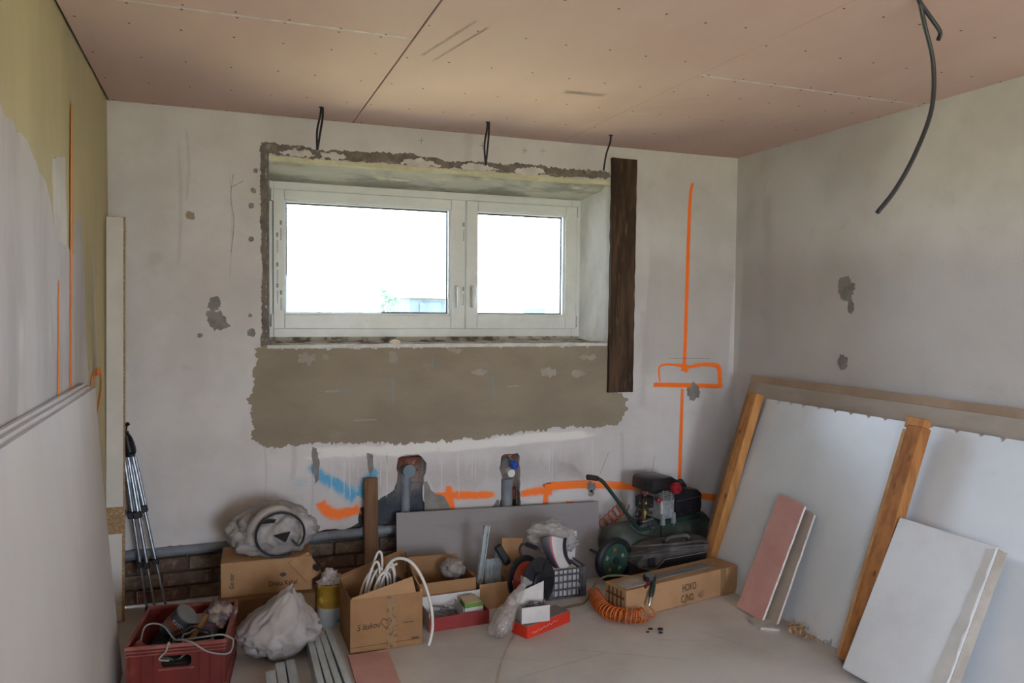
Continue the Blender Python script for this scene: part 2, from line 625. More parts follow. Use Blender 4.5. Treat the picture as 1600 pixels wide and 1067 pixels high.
# window opening: splayed reveals, bead along the edges
m_reveal = M('rough_reveal_plaster', 'e3e6e6', .85, 'cbccc6', 4, stretch=(1, 1, .4), detail=7, lo=.4, hi=.66, bump=.6, bscale=25, col3='eaebea', scale3=9, lo3=.5, hi3=.7)
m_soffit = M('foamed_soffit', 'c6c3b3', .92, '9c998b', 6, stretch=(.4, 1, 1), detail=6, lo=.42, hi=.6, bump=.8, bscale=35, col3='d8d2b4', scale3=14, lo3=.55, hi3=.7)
m_bead = M('plaster_bead', 'd6d4ce', .6, 'c2bfb8', 12)
m_bead_d = M('zinc_bead', '77736e', .6, '615d58', 20)
MB().prism([(OX1, 0), (OX1, .42), (2.765, .42), (2.765, .26), (2.78, .225)], OZ0, OZ1, Matrix()).build('window_reveal', m_reveal, wall_back)
MB().prism([(0, OZ1), (.42, OZ1), (.42, 2.29), (.26, 2.29), (.09, 2.335), (.07, 2.36)], OX0, OX1, YZ).build('window_soffit', m_soffit, wall_back)
MB().prism([(.004, OZ0), (.42, OZ0), (.42, 1.396), (.262, 1.396), (.245, 1.378), (.18, 1.366), (.03, 1.362), (.004, 1.36)], OX0, OX1, YZ).build('window_sill_bed', M('sill_mortar', 'b9b2a6', .95, '6b5f50', 10, detail=6, lo=.45, hi=.6, bump=1, bscale=40), wall_back)
MB().box(OX0-.004, OX1+.004, -.006, .016, OZ0-.014, OZ0+.006, bev=.002).build('edge_bead', m_bead, wall_back)
MB().box(OX1-.006, OX1+.006, -.005, .010, OZ0, OZ1, bev=.002).build('edge_bead', m_bead, wall_back)
MB().box(OX0-.004, OX0+.010, -.004, .010, OZ0, OZ1+.03, bev=.002).build('edge_bead', m_bead_d, wall_back)
MB().box(OX0, OX1, -.003, .05, OZ1-.026, OZ1-.001, bev=.002).build('edge_bead', M('yellowed_bead', 'd3cfae', .8, 'c2bd9a', 9, bump=.4), wall_back)

# coats of mortar and render on the wall
patch_mb = lambda pts, amp, step, sd, th=.003, y0=0.0: MB().prism(ragged(pts, amp, step, sd), -th, y0, XZ)
patch_mb([(.705, 1.345), (.70, 1.15), (.665, 1.05), (.70, .95), (.685, .85), (.72, .815), (.80, .80), (1.0, .815), (1.28, .80), (1.56, .785), (1.78, .782), (2.1, .80), (2.32, .82), (2.6, .83), (2.8, .825), (2.93, .83), (2.985, .93),
          (2.992, 1.0), (2.90, 1.045), (2.868, 1.08), (2.868, 1.345)], .017, .007, 1.0).build('render_patch', m_render, wall_back)
patch_mb([(.735, 2.40), (.74, 2.45), (.83, 2.452), (1.0, 2.44), (1.3, 2.443), (1.55, 2.452), (1.75, 2.44), (1.76, 2.425), (2.0, 2.44), (2.3, 2.445), (2.6, 2.44), (2.84, 2.44), (2.84, 2.40), (2.5, 2.388), (1.6, 2.388), (.78, 2.388)], .011, .007, 4.0).build('mortar_band', m_mortar_dark, wall_back)
patch_mb([(.735, 2.41), (.768, 2.41), (.768, 1.345), (.735, 1.345), (.742, 1.7), (.738, 2.0)], .008, .007, 6.0, .0028).build('mortar_band', m_mortar_dark, wall_back)
for i, (x, z, sx, sz) in enumerate(((.93, 2.408, .10, .018), (1.12, 2.405, .07, .02), (1.62, 2.402, .12, .02), (1.98, 2.404, .12, .022), (2.30, 2.405, .10, .024))):
    patch_mb(circle(x, z, sx, 14, sz), .016, .008, 10+i, .0045).build('filler_smear', m_filler_white, wall_back)
for i, (x, z, sx, sz) in enumerate(((.975, 1.282, .04, .03), (1.08, 1.292, .018, .016), (1.462, 1.285, .02, .028), (1.83, 1.325, .045, .018), (1.98, 1.19, .05, .014), (2.43, 1.18, .05, .02), (2.64, 1.165, .05, .02), (2.70, 1.27, .06, .018), (1.10, 1.10, .06, .007), (1.3, .93, .07, .006), (2.2, 1.1, .05, .005))):
    patch_mb(circle(x, z, sx, 14, sz), min(sx, sz)*.8, .006, 20+i, .0036).build('filler_smear', M('render_scrape', 'a79d92', .92, '9c9184', 10), wall_back)
for i, (x, z, r) in enumerate(((.515, 1.495, .05), (.50, 1.583, .036), (.43, 1.415, .014), (.71, 2.30, .011), (.70, 2.19, .016), (.69, 2.11, .014), (.685, 1.93, .013), (.68, 1.52, .013), (.685, 1.43, .02), (.39, 2.04, .024), (3.49, 1.03, .058), (2.74, .445, .03), (2.735, .40, .022))):
    patch_mb(circle(x, z, r, 12), r*.42, r*.2, 40+i, .0022).build('filler_spot', m_mortar_grey if i != 9 else M('tan_spot', '9c8b79', .9), wall_back)
patch_mb([(1.005, .79), (1.03, .78), (1.045, .70), (1.04, .60), (1.02, .58), (1.015, .66), (1.0, .74)], .006, .012, 61, .002).build('filler_spot', m_mortar_grey, wall_back)
patch_mb([(1.31, .74), (1.345, .73), (1.345, .64), (1.33, .60), (1.315, .65)], .004, .012, 62, .002).build('filler_spot', m_mortar_grey, wall_back)

# brushed white, drips and spray paint
s_white = spray_mat('brushed_white', 'e4dfda', soft=.8, amp=1.2, nscale=14, stretch=(.4, 1, 1.2), maxa=.95)
s_grey = spray_mat('grey_wash', 'a59b96', soft=1.0, amp=.8, nscale=10, stretch=(1.5, 1, .3), maxa=.55)
s_drip = spray_mat('white_drip', 'd5cfca', soft=.5, amp=.5, nscale=30, maxa=.7)
s_or = spray_mat('orange_spray', 'ff7d30', soft=.55, amp=.35, nscale=30, maxa=.96)
s_ors = spray_mat('orange_spray_soft', 'ff7d30', soft=.9, amp=.55, nscale=22, maxa=.92)
s_blue = spray_mat('blue_spray', '4aa3cf', soft=1.0, amp=.55, nscale=20, stretch=(1.6, 1, .7), maxa=.8)
s_dirt = spray_mat('dirt_streak', '9a918b', soft=1.0, amp=.7, nscale=9, stretch=(2, 1, .35), maxa=.45)
s_damp = spray_mat('damp_shade', 'a9a19c', soft=.5, amp=.35, nscale=5, maxa=.4)
rb = lambda nm, pts, w, mt, off=.0012: ribbon(nm, pts, w, mt, wall_back, back_pt, off)
rb('brush_band', [(.9, .755), (1.4, .75), (1.9, .755), (2.4, .775), (2.85, .79)], [.10, .12, .11, .10, .07], s_white, .0014)
rb('grey_wash', [(1.05, .60), (1.45, .58), (1.9, .57), (2.4, .58), (2.75, .60)], [.34, .38, .38, .36, .25], s_grey, .0009)
rb('grey_wash', [(2.45, .66), (2.47, .5), (2.5, .42)], [.12, .14, .1], s_dirt, .0011)
random.seed(11)
for k in range(26):
    x = random.uniform(1.06, 2.8)
    if 1.47 < x < 1.67 or 2.1 < x < 2.27:
        continue
    z = random.uniform(.70, .75)
    rb('paint_drip', [(x, z), (x+random.uniform(-.004, .004), z-random.uniform(.06, .28))], [.008, .005], s_drip, .0017)
rb('spray_mark', [(3.456, 2.42), (3.437, 2.33), (3.430, 2.1), (3.427, 1.93), (3.42, 1.5), (3.415, 1.253), (3.412, 1.17)], [.028, .036, .042, .044, .044, .044, .05], s_or)
rb('spray_mark', [(3.402, 1.06), (3.398, .8), (3.392, .44)], [.034, .042, .045], s_or)
rb('spray_mark', [(3.43, 1.195), (3.36, 1.21), (3.27, 1.215), (3.225, 1.20), (3.222, 1.15), (3.232, 1.10)], [.05, .03, .024, .024, .022, .02], s_or, .0015)
rb('spray_mark', [(3.42, 1.19), (3.55, 1.21), (3.66, 1.203), (3.69, 1.17), (3.70, 1.06)], [.03, .04, .05, .06, .05], s_or, .0018)
rb('spray_mark', [(3.175, 1.085), (3.4, 1.075), (3.73, 1.06)], [.045, .05, .045], s_or, .0021)
rb('spray_mark', [(3.43, 1.215), (3.412, 1.165)], [.08, .09], s_or, .0024)
rb('spray_mark', [(1.045, .49), (1.075, .435), (1.13, .40), (1.2, .405), (1.285, .43)], [.09, .11, .12, .115, .10], s_ors)
rb('spray_mark', [(1.70, .465), (1.85, .455), (2.11, .44)], [.06, .10, .07], s_ors)
rb('spray_mark', [(1.795, .52), (1.80, .45), (1.825, .35)], [.06, .10, .09], s_ors, .0016)
rb('spray_mark', [(2.25, .43), (2.35, .44), (2.48, .435)], [.06, .10, .11], s_ors)
rb('spray_mark', [(2.425, .485), (2.425, .42), (2.42, .33)], [.05, .07, .06], s_ors, .0016)
rb('spray_mark', [(2.40, .462), (2.7, .456), (3.09, .412), (3.4, .353), (3.80, .277)], [.07, .06, .065, .07, .07], s_or, .0019)
rb('spray_mark', [(2.43, .485), (2.7, .482), (3.0, .45)], [.03, .022, .018], s_ors, .0021)
rb('spray_mark', [(2.56, .35), (2.62, .345)], [.05, .05], s_ors)
rb('spray_mark', [(.98, .70), (1.06, .62), (1.17, .55), (1.26, .475)], [.07, .13, .16, .15], s_blue)
rb('spray_mark', [(1.375, .635), (1.32, .59), (1.26, .48)], [.08, .13, .14], s_blue, .0016)
rb('spray_mark', [(.90, .60), (.98, .58)], [.1, .1], spray_mat('faint_blue', '6fa6c8', soft=1, amp=.5, nscale=16, maxa=.4))
for (x, z0, z1) in ((1.455, 1.18, 1.0), (2.065, 1.18, .98), (1.69, 1.28, 1.22)):
    rb('chalk_line', [(x, z0), (x+.004, z1)], [.018, .014], spray_mat('chalk_blue', '7f97a5', soft=.9, amp=.6, nscale=30, maxa=.7), .0038)
rb('chalk_line', [(1.13, 1.105), (1.22, 1.10)], [.02, .02], _mats['chalk_blue'], .0038)
for (x, z0, z1, w) in ((.33, 2.45, 1.75, .03), (.37, 2.5, 2.1, .025), (.58, 2.3, 1.7, .014), (.75, .85, .45, .02), (1.0, .8, .35, .02), (.9, .85, .6, .05), (2.95, .8, .35, .05), (3.1, 1.6, .9, .12)):
    rb('dirt_streak', [(x, z0), (x+.01, (z0+z1)/2), (x-.004, z1)], [w, w*1.4, w], s_dirt)
# big, slightly darker field of bare plaster near the right corner
rb('bare_field', [(3.10, 1.55), (3.79, 1.5)], [1.3, 1.35], s_damp, .0006)
for (pts) in ([(.60, 2.28), (.585, 2.15), (.60, 2.02), (.585, 1.85)], [(.585, 2.2), (.65, 2.24)], [(3.3, 1.255), (3.62, 1.25)], [(3.2, .62), (3.18, .5)], [(2.86, .66), (2.80, .52)]):
    rb('crack_line', pts, [.006]*len(pts), spray_mat('dark_crack', '6b625d', soft=.6, amp=.7, nscale=60, maxa=.6), .0013)
for (x, z) in ((1.62, 2.535), (2.38, 2.535), (1.99, 2.535), (2.26, 2.53)):
    rb('pencil_cross', [(x, z-.02), (x, z+.02)], [.005, .005], _mats['dark_crack'])
    rb('pencil_cross', [(x-.018, z), (x+.018, z)], [.005, .005], _mats['dark_crack'])

# --- left wall: old yellow paint, partly skimmed over in grey
wl = MB().prism([(Y_REAR-.2, -.05), (Y_REAR-.2, H+.2), (0, H+.2), (0, -.05)], -.2, 0, YZ, [[(SIDE_Y0, .85), (SIDE_Y0, 2.15), (SIDE_Y1, 2.15), (SIDE_Y1, .85)]]).build('wall_left', m_yellow)
tag(wl, 'yellow painted side wall skimmed over with grey plaster', 'wall', kind='structure')
MB().prism(ragged([(-4.8, .0), (-4.8, 2.35), (-3, 2.25), (-2.3, 2.12), (-2.08, 2.07), (-1.8, 2.035), (-1.63, 1.985), (-1.5, 1.93), (-1.43, 1.86), (-1.42, 1.80), (-1.05, 1.77), (-.93, 1.93), (-.86, 1.93), (-.78, 1.72), (-.76, 1.45), (-.70, 1.2), (-.72, .9), (-.6, .0)], .02, .04, 2.0),
           0, .003, YZ).build('skim_coat', m_skim, wl)
MB().prism(ragged([(-1.415, 1.78), (-1.41, 2.06), (-1.19, 2.105), (-1.17, 1.9), (-1.18, 1.74)], .012, .03, 3.0), 0, .0025, YZ).build('skim_coat', M('pale_skim', 'c9c4bd', .9, 'bcb6af', 4), wl)
s_orl = spray_mat('orange_marker', 'f08a3c', soft=.6, amp=.6, nscale=12, maxa=.9)
lb = lambda pts, w, mt, off=.0045: ribbon('spray_mark', pts, w, mt, wl, left_pt, off)
lb([(-1.04, 2.33), (-1.06, 2.2), (-1.10, 1.75), (-1.155, 1.20)], [.05, .06, .07, .07], s_orl)
lb([(-1.345, 1.66), (-1.38, 1.3), (-1.40, 1.15)], [.045, .055, .05], s_orl)
lb([(-.66, 1.20), (-.60, 1.26), (-.45, 1.265), (-.36, 1.25), (-.35, 1.17), (-.5, 1.09), (-.68, 1.08)], [.05]*7, s_orl)
lb([(-.55, 1.85), (-.52, 1.4), (-.5, .9)], [.16, .2, .2], spray_mat('pale_streak', 'c4bfb2', soft=1, amp=.9, nscale=8, stretch=(1, 2, .3), maxa=.6))

# --- right wall
wr = MB().box(W, W+.2, Y_REAR-.2, .0, -.05, H+.2).build('wall_right', m_plaster_r)
tag(wr, 'pale plaster side wall behind the leaning boards and panels', 'wall', kind='structure')
for i, (y, z, r) in enumerate(((-1.005, 1.70, .058), (-1.04, 1.60, .03), (-.99, 1.287, .036))):
    MB().prism(ragged(circle(y, z, r, 14, r*1.2), r*.4, .008, 70+i), -.002, .0, Matrix.Translation((W, 0, 0)) @ YZ).build('filler_spot', m_mortar_grey, wr)
ribbon('bare_field', [(-.02, 1.55), (-1.3, 1.5), (-3.2, 1.5)], [1.35, 1.25, 1.25], s_damp, wr, right_pt, .0006)
ribbon('dirt_streak', [(-.3, 2.35), (-.34, 1.9), (-.36, 1.2)], [.2, .25, .2], s_dirt, wr, right_pt, .001)
ribbon('corner_bead', [(-.012, 2.58), (-.012, 1.4), (-.012, .3)], [.014]*3, spray_mat('corner_white', 'd2ccc5', soft=.3, amp=.4, nscale=20, maxa=.8), wr, right_pt, .0012)

# --- rear wall with a wide doorway to the yard (daylight from behind)
m_plain = M('plain_plaster', 'bcb5ae', .9, 'aaa29b', 2)
wq = MB().box(-.2, REAR_X0, Y_REAR-.2, Y_REAR, -.05, H+.2).box(REAR_X1, W+.2, Y_REAR-.2, Y_REAR, -.05, H+.2).box(REAR_X0, REAR_X1, Y_REAR-.2, Y_REAR, REAR_Z1, H+.2).build('wall_rear', m_plain)
tag(wq, 'plain plaster wall with the open doorway behind', 'wall', kind='structure')

# --- ceiling: slab, pink fire-resistant boards with open joints, screws
ce = MB().box(-.2, W+.2, Y_REAR-.2, .42, H+.02, H+.2).build('ceiling', M('ceiling_void', '2c2622', .95))
tag(ce, 'ceiling lined with pink plasterboards', 'ceiling', kind='structure')
S1, S2 = 1.229, 2.502
C1, C2 = -1.454, -1.4775
boards = []
for (xa, xb, ys) in ((.010, S1-.003, (0, C1, C1-2.0, C1-4.0, Y_REAR)), (S1+.003, S2-.001, (0, -2.75, -4.75, Y_REAR)), (S2+.001, W-.002, (0, C2, C2-2.0, C2-4.0, Y_REAR))):
    for ya, yb in zip(ys, ys[1:]):
        if ya-yb > .05:
            boards.append((xa, xb, ya-.001, yb+.001))
            MB().box(xa, xb, yb+.001, ya-.001, H, H+.0125, bev=.0015).build('plasterboard', m_board_pink, ce)
for (xa, xb, y) in ((.02, S1-.006, C1), (S2+.004, W-.01, C2)):
    MB().box(xa, xb, y-.007, y+.007, H-.0008, H+.004).build('joint_filler', m_gyps, ce)
MB().box(S2-.002, S2+.002, -2.9, -.2, H-.0006, H+.004).build('joint_filler', M('cream_filler', 'cbb08f', .9), ce)
sc = MB()
random.seed(3)
for (xa, xb, ya, yb) in boards:
    if yb < -3.5:
        continue
    rows = [ya-.02]
    while rows[-1]-.40 > yb+.1:
        rows.append(rows[-1]-.40)
    rows.append(yb+.02)
    for y in rows:
        x = xa+.03
        while x < xb:
            sc.lathe([(.005, -.0008), (.005, .004)], 6, Matrix.Translation((x+random.uniform(-.015, .015), y+random.uniform(-.012, .012), H)))
            x += .18
tag(sc.build('screw_heads', m_screw, ce), kind='stuff')
cb = lambda pts, w, mt: ribbon('scuff', pts, w, mt, ce, ceil_pt, .0012)
cb([(2.05, -1.02), (2.28, -1.03)], [.10, .10], m_spot)
cb([(1.40, -1.75), (1.30, -1.25)], [.03, .03], m_spot)
cb([(1.46, -1.7), (1.36, -1.2)], [.025, .02], m_spot)
s_pale = spray_mat('pale_scuff', 'd9bfae', soft=1, amp=.9, nscale=14, stretch=(.6, 2, 1), maxa=.6)
cb([(2.56, -.95), (2.80, -1.15)], [.12, .12], s_pale)
cb([(2.85, -.85), (3.15, -.9)], [.06, .06], s_pale)
cb([(2.54, -.75), (2.7, -.85)], [.10, .06], s_pale)

# ================================================================== WINDOW
m_pvc = M('white_pvc', 'd9dbd8', .35, 'd2d3ce', 8, col3='a9a7a0', scale3=42, lo3=.70, hi3=.78, fac3=.55, spec=.45)
m_gasket = M('dark_gasket', '2a2c30', .6)
m_metal_s = M('hinge_zinc', '9a9c9c', .35, metal=.8)
gl = bpy.data.materials.new('window_glass')
gl.use_nodes = True
_n = gl.node_tree.nodes
_n.clear()
_o = _n.new('ShaderNodeOutputMaterial')
_t = _n.new('ShaderNodeBsdfTransparent')
_t.inputs[0].default_value = (.93, .96, .97, 1)
_g = _n.new('ShaderNodeBsdfGlossy')
_g.inputs['Roughness'].default_value = .02
_f = _n.new('ShaderNodeFresnel')
_f.inputs[0].default_value = 1.45
_m = _n.new('ShaderNodeMixShader')
for a, b in ((_f.outputs[0], _m.inputs[0]), (_t.outputs[0], _m.inputs[1]), (_g.outputs[0], _m.inputs[2]), (_m.outputs[0], _o.inputs[0])):
    gl.node_tree.links.new(a, b)
FY = .26
win = thing('window_1', 'white plastic double window with two opening sashes, set deep in the wall', 'window', (1.765, FY, 1.39), kind='structure')
x0, x1, z0, z1 = .755, 2.766, 1.392, 2.292


def ring(mb, x0, x1, z0, z1, w, ya, yb, bev=.004):
    mb.box(x0, x0+w, ya, yb, z0, z1, bev=bev)
    mb.box(x1-w, x1, ya, yb, z0, z1, bev=bev)
    mb.box(x0+w-.001, x1-w+.001, ya, yb, z0, z0+w, bev=bev)
    mb.box(x0+w-.001, x1-w+.001, ya, yb, z1-w, z1, bev=bev)
    return mb


ring(MB(), x0, x1, z0, z1, .062, FY, FY+.07).build('frame', m_pvc, win, True)
for (a, b, gx0, gx1, hx) in ((.815, 1.966, .878, 1.872, 1.912), (1.970, 2.732, 2.045, 2.652, 2.010)):
    sz0, sz1 = 1.442, 2.245
    gz0, gz1 = 1.527, 2.184
    s = MB()
    ya, yb = FY-.018, FY+.05
    s.box(a, gx0, ya, yb, sz0, sz1, bev=.005)
    s.box(gx1, b, ya, yb, sz0, sz1, bev=.005)
    s.box(gx0-.001, gx1+.001, ya, yb, sz0, gz0, bev=.005)
    s.box(gx0-.001, gx1+.001, ya, yb, gz1, sz1, bev=.005)
    sash = s.build('sash', m_pvc, win, True)
    ring(MB(), gx0-.002, gx1+.002, gz0-.002, gz1+.002, .012, FY+.004, FY+.022, .002).build('glazing_bead', m_pvc, sash, True)
    ring(MB(), gx0+.008, gx1-.008, gz0+.008, gz1-.008, .010, FY+.028, FY+.046, .001).build('gasket', m_gasket, sash, True)
    MB().box(gx0-.004, gx1+.004, FY+.024, FY+.027, gz0-.004, gz1+.004).build('pane', gl, sash, True)
    h = MB()
    h.box(hx-.014, hx+.014, ya-.012, ya, 1.645, 1.715, bev=.005)
    h.tube([(hx, ya-.01, 1.695), (hx, ya-.04, 1.695)], .010, 10)
    h.tube([(hx, ya-.040, 1.700), (hx, ya-.046, 1.685), (hx, ya-.046, 1.63), (hx, ya-.042, 1.575)], [.013, .014, .013, .011], 10)
    h.build('handle', M('handle_white', 'e4e5e3', .25, spec=.5), sash, True, smooth=50)
    xh = a-.006 if a < 1 else b+.008
    for z in (1.455, 2.175):
        MB().cyl((xh, ya-.004, z), (xh, ya-.004, z+.07), .008, 10).build('hinge', m_pvc, sash, True, smooth=50)
m_print = M('grey_film_print', '8f9490', .6)
for (x, zs) in ((.838, (1.95, 1.78, 1.66)), (.858, (2.02, 1.62)), (1.952, (2.06, 1.66))):
    for z in zs:
        MB().box(x-.006, x+.006, FY-.0190, FY-.0182, z+.02, z+.045).build('film_print', m_print, win, True)
        for k in range(6):
            MB().box(x-.003, x+.004, FY-.0190, FY-.0182, z-.012*k-.008, z-.012*k+.000).build('film_print', m_print, win, True) if k % 1 == 0 else None

# lump and crumbs of plaster left on the sill
lump = MB()
lump.lathe([(.004, .0), (.03, .0), (.034, .010), (.022, .022), (.006, .027)], 9, Matrix.Translation((1.475, .02, 1.361)) @ Matrix.Rotation(.3, 4, 'Z'))
for v in lump.bm.verts:
    v.co += Vector((noise.noise(v.co*60), noise.noise(v.co*60+Vector((9, 0, 0))), .3*noise.noise(v.co*60+Vector((0, 9, 0)))))*.009
one(lump, 'plaster_lump', M('fresh_plaster', 'e6d9c4', .95, 'd8c7ae', 30, bump=.6), 'small lump of dried plaster lying on the window sill', 'lump')


# ================================================================== OUTSIDE (seen blown out through the panes)
m_yard = M('sunlit_yard', 'b3a77e', .95, 'a7a27a', 1.2, detail=5)
gy = MB().box(-40, 45, .5, 60, -.35, -.15).box(-40, 45, -40, Y_REAR-.3, -.35, -.15).box(-40, -.3, Y_REAR-.31, .51, -.35, -.15).box(W+.3, 45, Y_REAR-.31, .51, -.35, -.15).build('ground_outside', m_yard)
tag(gy, 'bright sunlit yard outside the window', 'ground', kind='structure')
m_far_wall = M('far_render', 'e9e4d8', .9)
m_far_grey = M('far_grey_shed', '465059', .9, '3a434c', 3, detail=5)
m_far_glass = M('far_window', '4a5560', .4)
m_far_roof = M('far_roof', 'c9b8a8', .9)
b = thing('house', 'pale low house beyond the yard, bleached by daylight in the narrower pane', 'house', (15.5, 22, -.15))
MB().box(-6, 6, 0, 6, 0, 1.9).build('wall', m_far_wall, b)
MB().prism([(-.4, 1.9), (6.4, 1.9), (3, 2.25)], -6.3, 6.3, YZ).build('roof', m_far_roof, b)
for x in (-4.2, -2.4, 1.0, 3.6):
    w_ = MB().box(x-.5, x+.5, -.05, .05, 1.1+.25, 1.82).build('house_window', m_far_wall, b)
    MB().box(x-.42, x+.42, -.07, -.05, 1.42, 1.78).build('window_pane', m_far_glass, w_)
b = thing('shed', 'grey flat-roofed shed standing beyond the yard, behind the wider pane', 'shed', (5.85, 16, -.15))
MB().box(-.57, .57, 0, 2.2, 0, 2.02).build('wall', m_far_grey, b)
MB().box(-.62, .62, -.1, 2.3, 2.02, 2.07).build('roof', m_far_roof, b)
MB().box(-.3, .3, -.03, .0, 0, 1.9).build('shed_door', m_far_grey, b)
m_leaf = M('garden_leaves', '64796a', .9, '4f6356', 3, transl=.3)
b = thing('garden_shrub', 'leafy green shrub growing in the yard beside the grey shed', 'shrub', (3.9, 13.5, -.15))
MB().tube([(0, 0, 0), (.05, 0, .8), (0, .1, 1.6)], [.06, .05, .03], 8).build('stem', M('bark', '5b4a3a', .9), b)
lf = MB()
random.seed(21)
for k in range(900):
    a, e, r = random.uniform(0, 2*PI), random.uniform(-.6, 1.4), random.uniform(.4, 1.0)**.5
    c = Vector((.6*r*math.cos(a)*math.cos(e), .7*r*math.sin(a)*math.cos(e), 1.5+.85*r*math.sin(e)))
    q = rotm(random.uniform(0, 6), random.uniform(0, 6), random.uniform(0, 6))
    vs = [lf.bm.verts.new(c+q @ Vector(p)) for p in ((0, -.07, 0), (.035, 0, .008), (0, .08, 0), (-.035, 0, .008))]
    lf.bm.faces.new(vs)
tag(lf.build('foliage', m_leaf, b), kind='stuff')
b = thing('garden_wall', 'long pale garden wall running across the yard far outside', 'wall', (9, 30, -.15))
MB().box(-14, 14, 0, .3, 0, 1.95).build('wall', m_far_wall, b)
MB().box(-14.1, 14.1, -.06, .36, 1.95, 2.03).build('coping', m_far_roof, b)

# ================================================================== THINGS ON THE WALLS AND CEILING
# old dark plank fixed beside the window
m_oldwood = M('old_dark_wood', '55402f', .8, '35271d', 7, stretch=(3, 3, .35), detail=7, lo=.36, hi=.62, bump=.4, bscale=60, col3='765a40', scale3=16, lo3=.6, hi3=.72, fac3=.6)
pl = MB().prism(ragged([(2.838, 1.045), (2.845, 2.525), (3.018, 2.525), (3.012, 1.045)], .003, .06, 4), -.032, -.005, XZ)
one(pl, 'old_plank', m_oldwood, 'old dark brown wooden plank fixed upright beside the window', 'plank')

m_cable = M('black_cable', '1c1b1e', .45, spec=.4)
m_cable_g = M('dark_grey_cable', '2f3238', .4, spec=.5)


def spline(pts, n=8):
    P = [Vector(p) for p in pts]
    out = []
    N = len(P)
    for i in range(N-1):
        p0, p1, p2, p3 = [P[max(0, min(N-1, i+k))] for k in (-1, 0, 1, 2)]
        for s in range(n):
            t = s/n
            out.append(.5*((2*p1)+(-p0+p2)*t+(2*p0-5*p1+4*p2-p3)*t*t+(-p0+3*p1-3*p2+p3)*t*t*t))
    out.append(P[-1])
    return out


for (x, y, ln, dx, dbl, lab) in ((1.022, -.28, .225, -.02, True, 'short doubled black cable hanging from the ceiling above the window, leftmost of three'),
                                 (1.919, -.31, .24, -.01, True, 'short doubled black cable hanging from the ceiling above the window, middle of three'),
                                 (2.695, -.285, .21, -.045, False, 'short thin black cable hanging from the ceiling above the dark plank')):
    t = thing('ceiling_cable', lab, 'cable', (x, y, H), group='cable ends hanging above the window')
    MB().lathe([(.012, -.004), (.012, .006)], 12).build('cable_hole', m_black, t)
    MB().tube(spline([(0, 0, .01), (-.004, 0, -.04), (-.014+dx*.3, .004, -ln*.55), (dx, 0, -ln)]), .0055, 8).build('strand', m_cable, t, smooth=60)
    if dbl:
        MB().tube(spline([(.008, 0, .01), (.008, .004, -.05), (.004+dx*.3, -.004, -ln*.5), (dx+.003, .006, -ln*.96)]), .0055, 8).build('strand', m_cable, t, smooth=60)
t = thing('hanging_cable', 'long thick black cable hanging in a curve from the ceiling by the right wall', 'cable', (2.65, -2.49, H), group=None)
t.location = (2.66, -2.47, H)
MB().lathe([(.02, -.004), (.02, .006)], 12).build('cable_hole', m_black, t)
MB().tube(spline([(2.66, -2.47, 2.61), (2.70, -2.45, 2.59), (2.731, -2.445, 2.523), (2.774, -2.445, 2.401), (2.773, -2.445, 2.252), (2.706, -2.445, 2.098), (2.626, -2.445, 1.976), (2.549, -2.445, 1.894)]), .0075, 10).build('strand', m_cable_g, t, True, smooth=60)
MB().tube(spline([(2.665, -2.465, 2.61), (2.71, -2.45, 2.585), (2.762, -2.445, 2.548), (2.800, -2.445, 2.511), (2.793, -2.445, 2.484)]), .0070, 10).build('strand', m_cable_g, t, True, smooth=60)

# drain pipes in the chases
m_pipe = M('grey_drain_pipe', '7c8288', .5, '71777d', 10, col3='8f9396', scale3=30, lo3=.6, hi3=.75, fac3=.5)
t = thing('drain_pipe', 'grey plastic drain pipe running along the foot of the wall', 'pipe', (.8, -.005, .245))
MB().cyl((.005, -.005, .274), (1.62, -.005, .289), .026, 20).build('tube', m_pipe, t, True, smooth=50)
MB().cyl((1.28, -.005, .286), (1.40, -.005, .287), .032, 20).build('socket', m_pipe, t, True, smooth=50)
t = thing('drain_elbow', 'grey drain pipe stub with capped elbow in the wall niche', 'pipe', (1.535, .0, .30))
MB().cyl((1.537, .01, .30), (1.537, .01, .585), .027, 22).cyl((1.537, .01, .555), (1.537, .01, .60), .032, 22).build('riser', m_pipe, t, True, smooth=50)
MB().tube(spline([(1.537, .01, .59), (1.538, .005, .615), (1.542, -.015, .627), (1.546, -.04, .63)], 5), .031, 20).build('elbow', m_pipe, t, True, smooth=50)
MB().cyl((1.546, -.036, .63), (1.547, -.05, .63), .037, 22).build('end_cap', M('blue_grey_cap', '6e7c86', .5), t, True, smooth=50)
t = thing('water_outlet', 'grey pipe with blue and white capped water outlets in the second wall niche', 'pipe', (2.165, .0, .30))
MB().tube([(2.165, .0, .30), (2.165, .0, .34), (2.165, .0, .345), (2.165, .0, .42), (2.165, .0, .47), (2.165, .0, .48), (2.165, .0, .535)], [.030, .030, .035, .035, .033, .037, .037], 22).build('riser', m_pipe, t, True, smooth=40)
MB().box(2.137, 2.187, .015, .05, .53, .66, bev=.006).build('backing_plate', m_black, t, True)
MB().cyl((2.196, .03, .636), (2.197, -.02, .630), .017, 16).build('outlet', M('outlet_chrome', '9ba0a6', .3, metal=.8), t, True, smooth=50)
MB().tube([(2.198, -.012, .628), (2.203, -.045, .617), (2.204, -.05, .616)], [.024, .022, .016], 16).build('outlet_cap', M('blue_cap', '2a4fb0', .4), t, True, smooth=50)
MB().cyl((2.180, .02, .578), (2.182, -.035, .572), .024, 18).build('outlet_cap', M('white_cap', 'd8d8d6', .4), t, True, smooth=50)

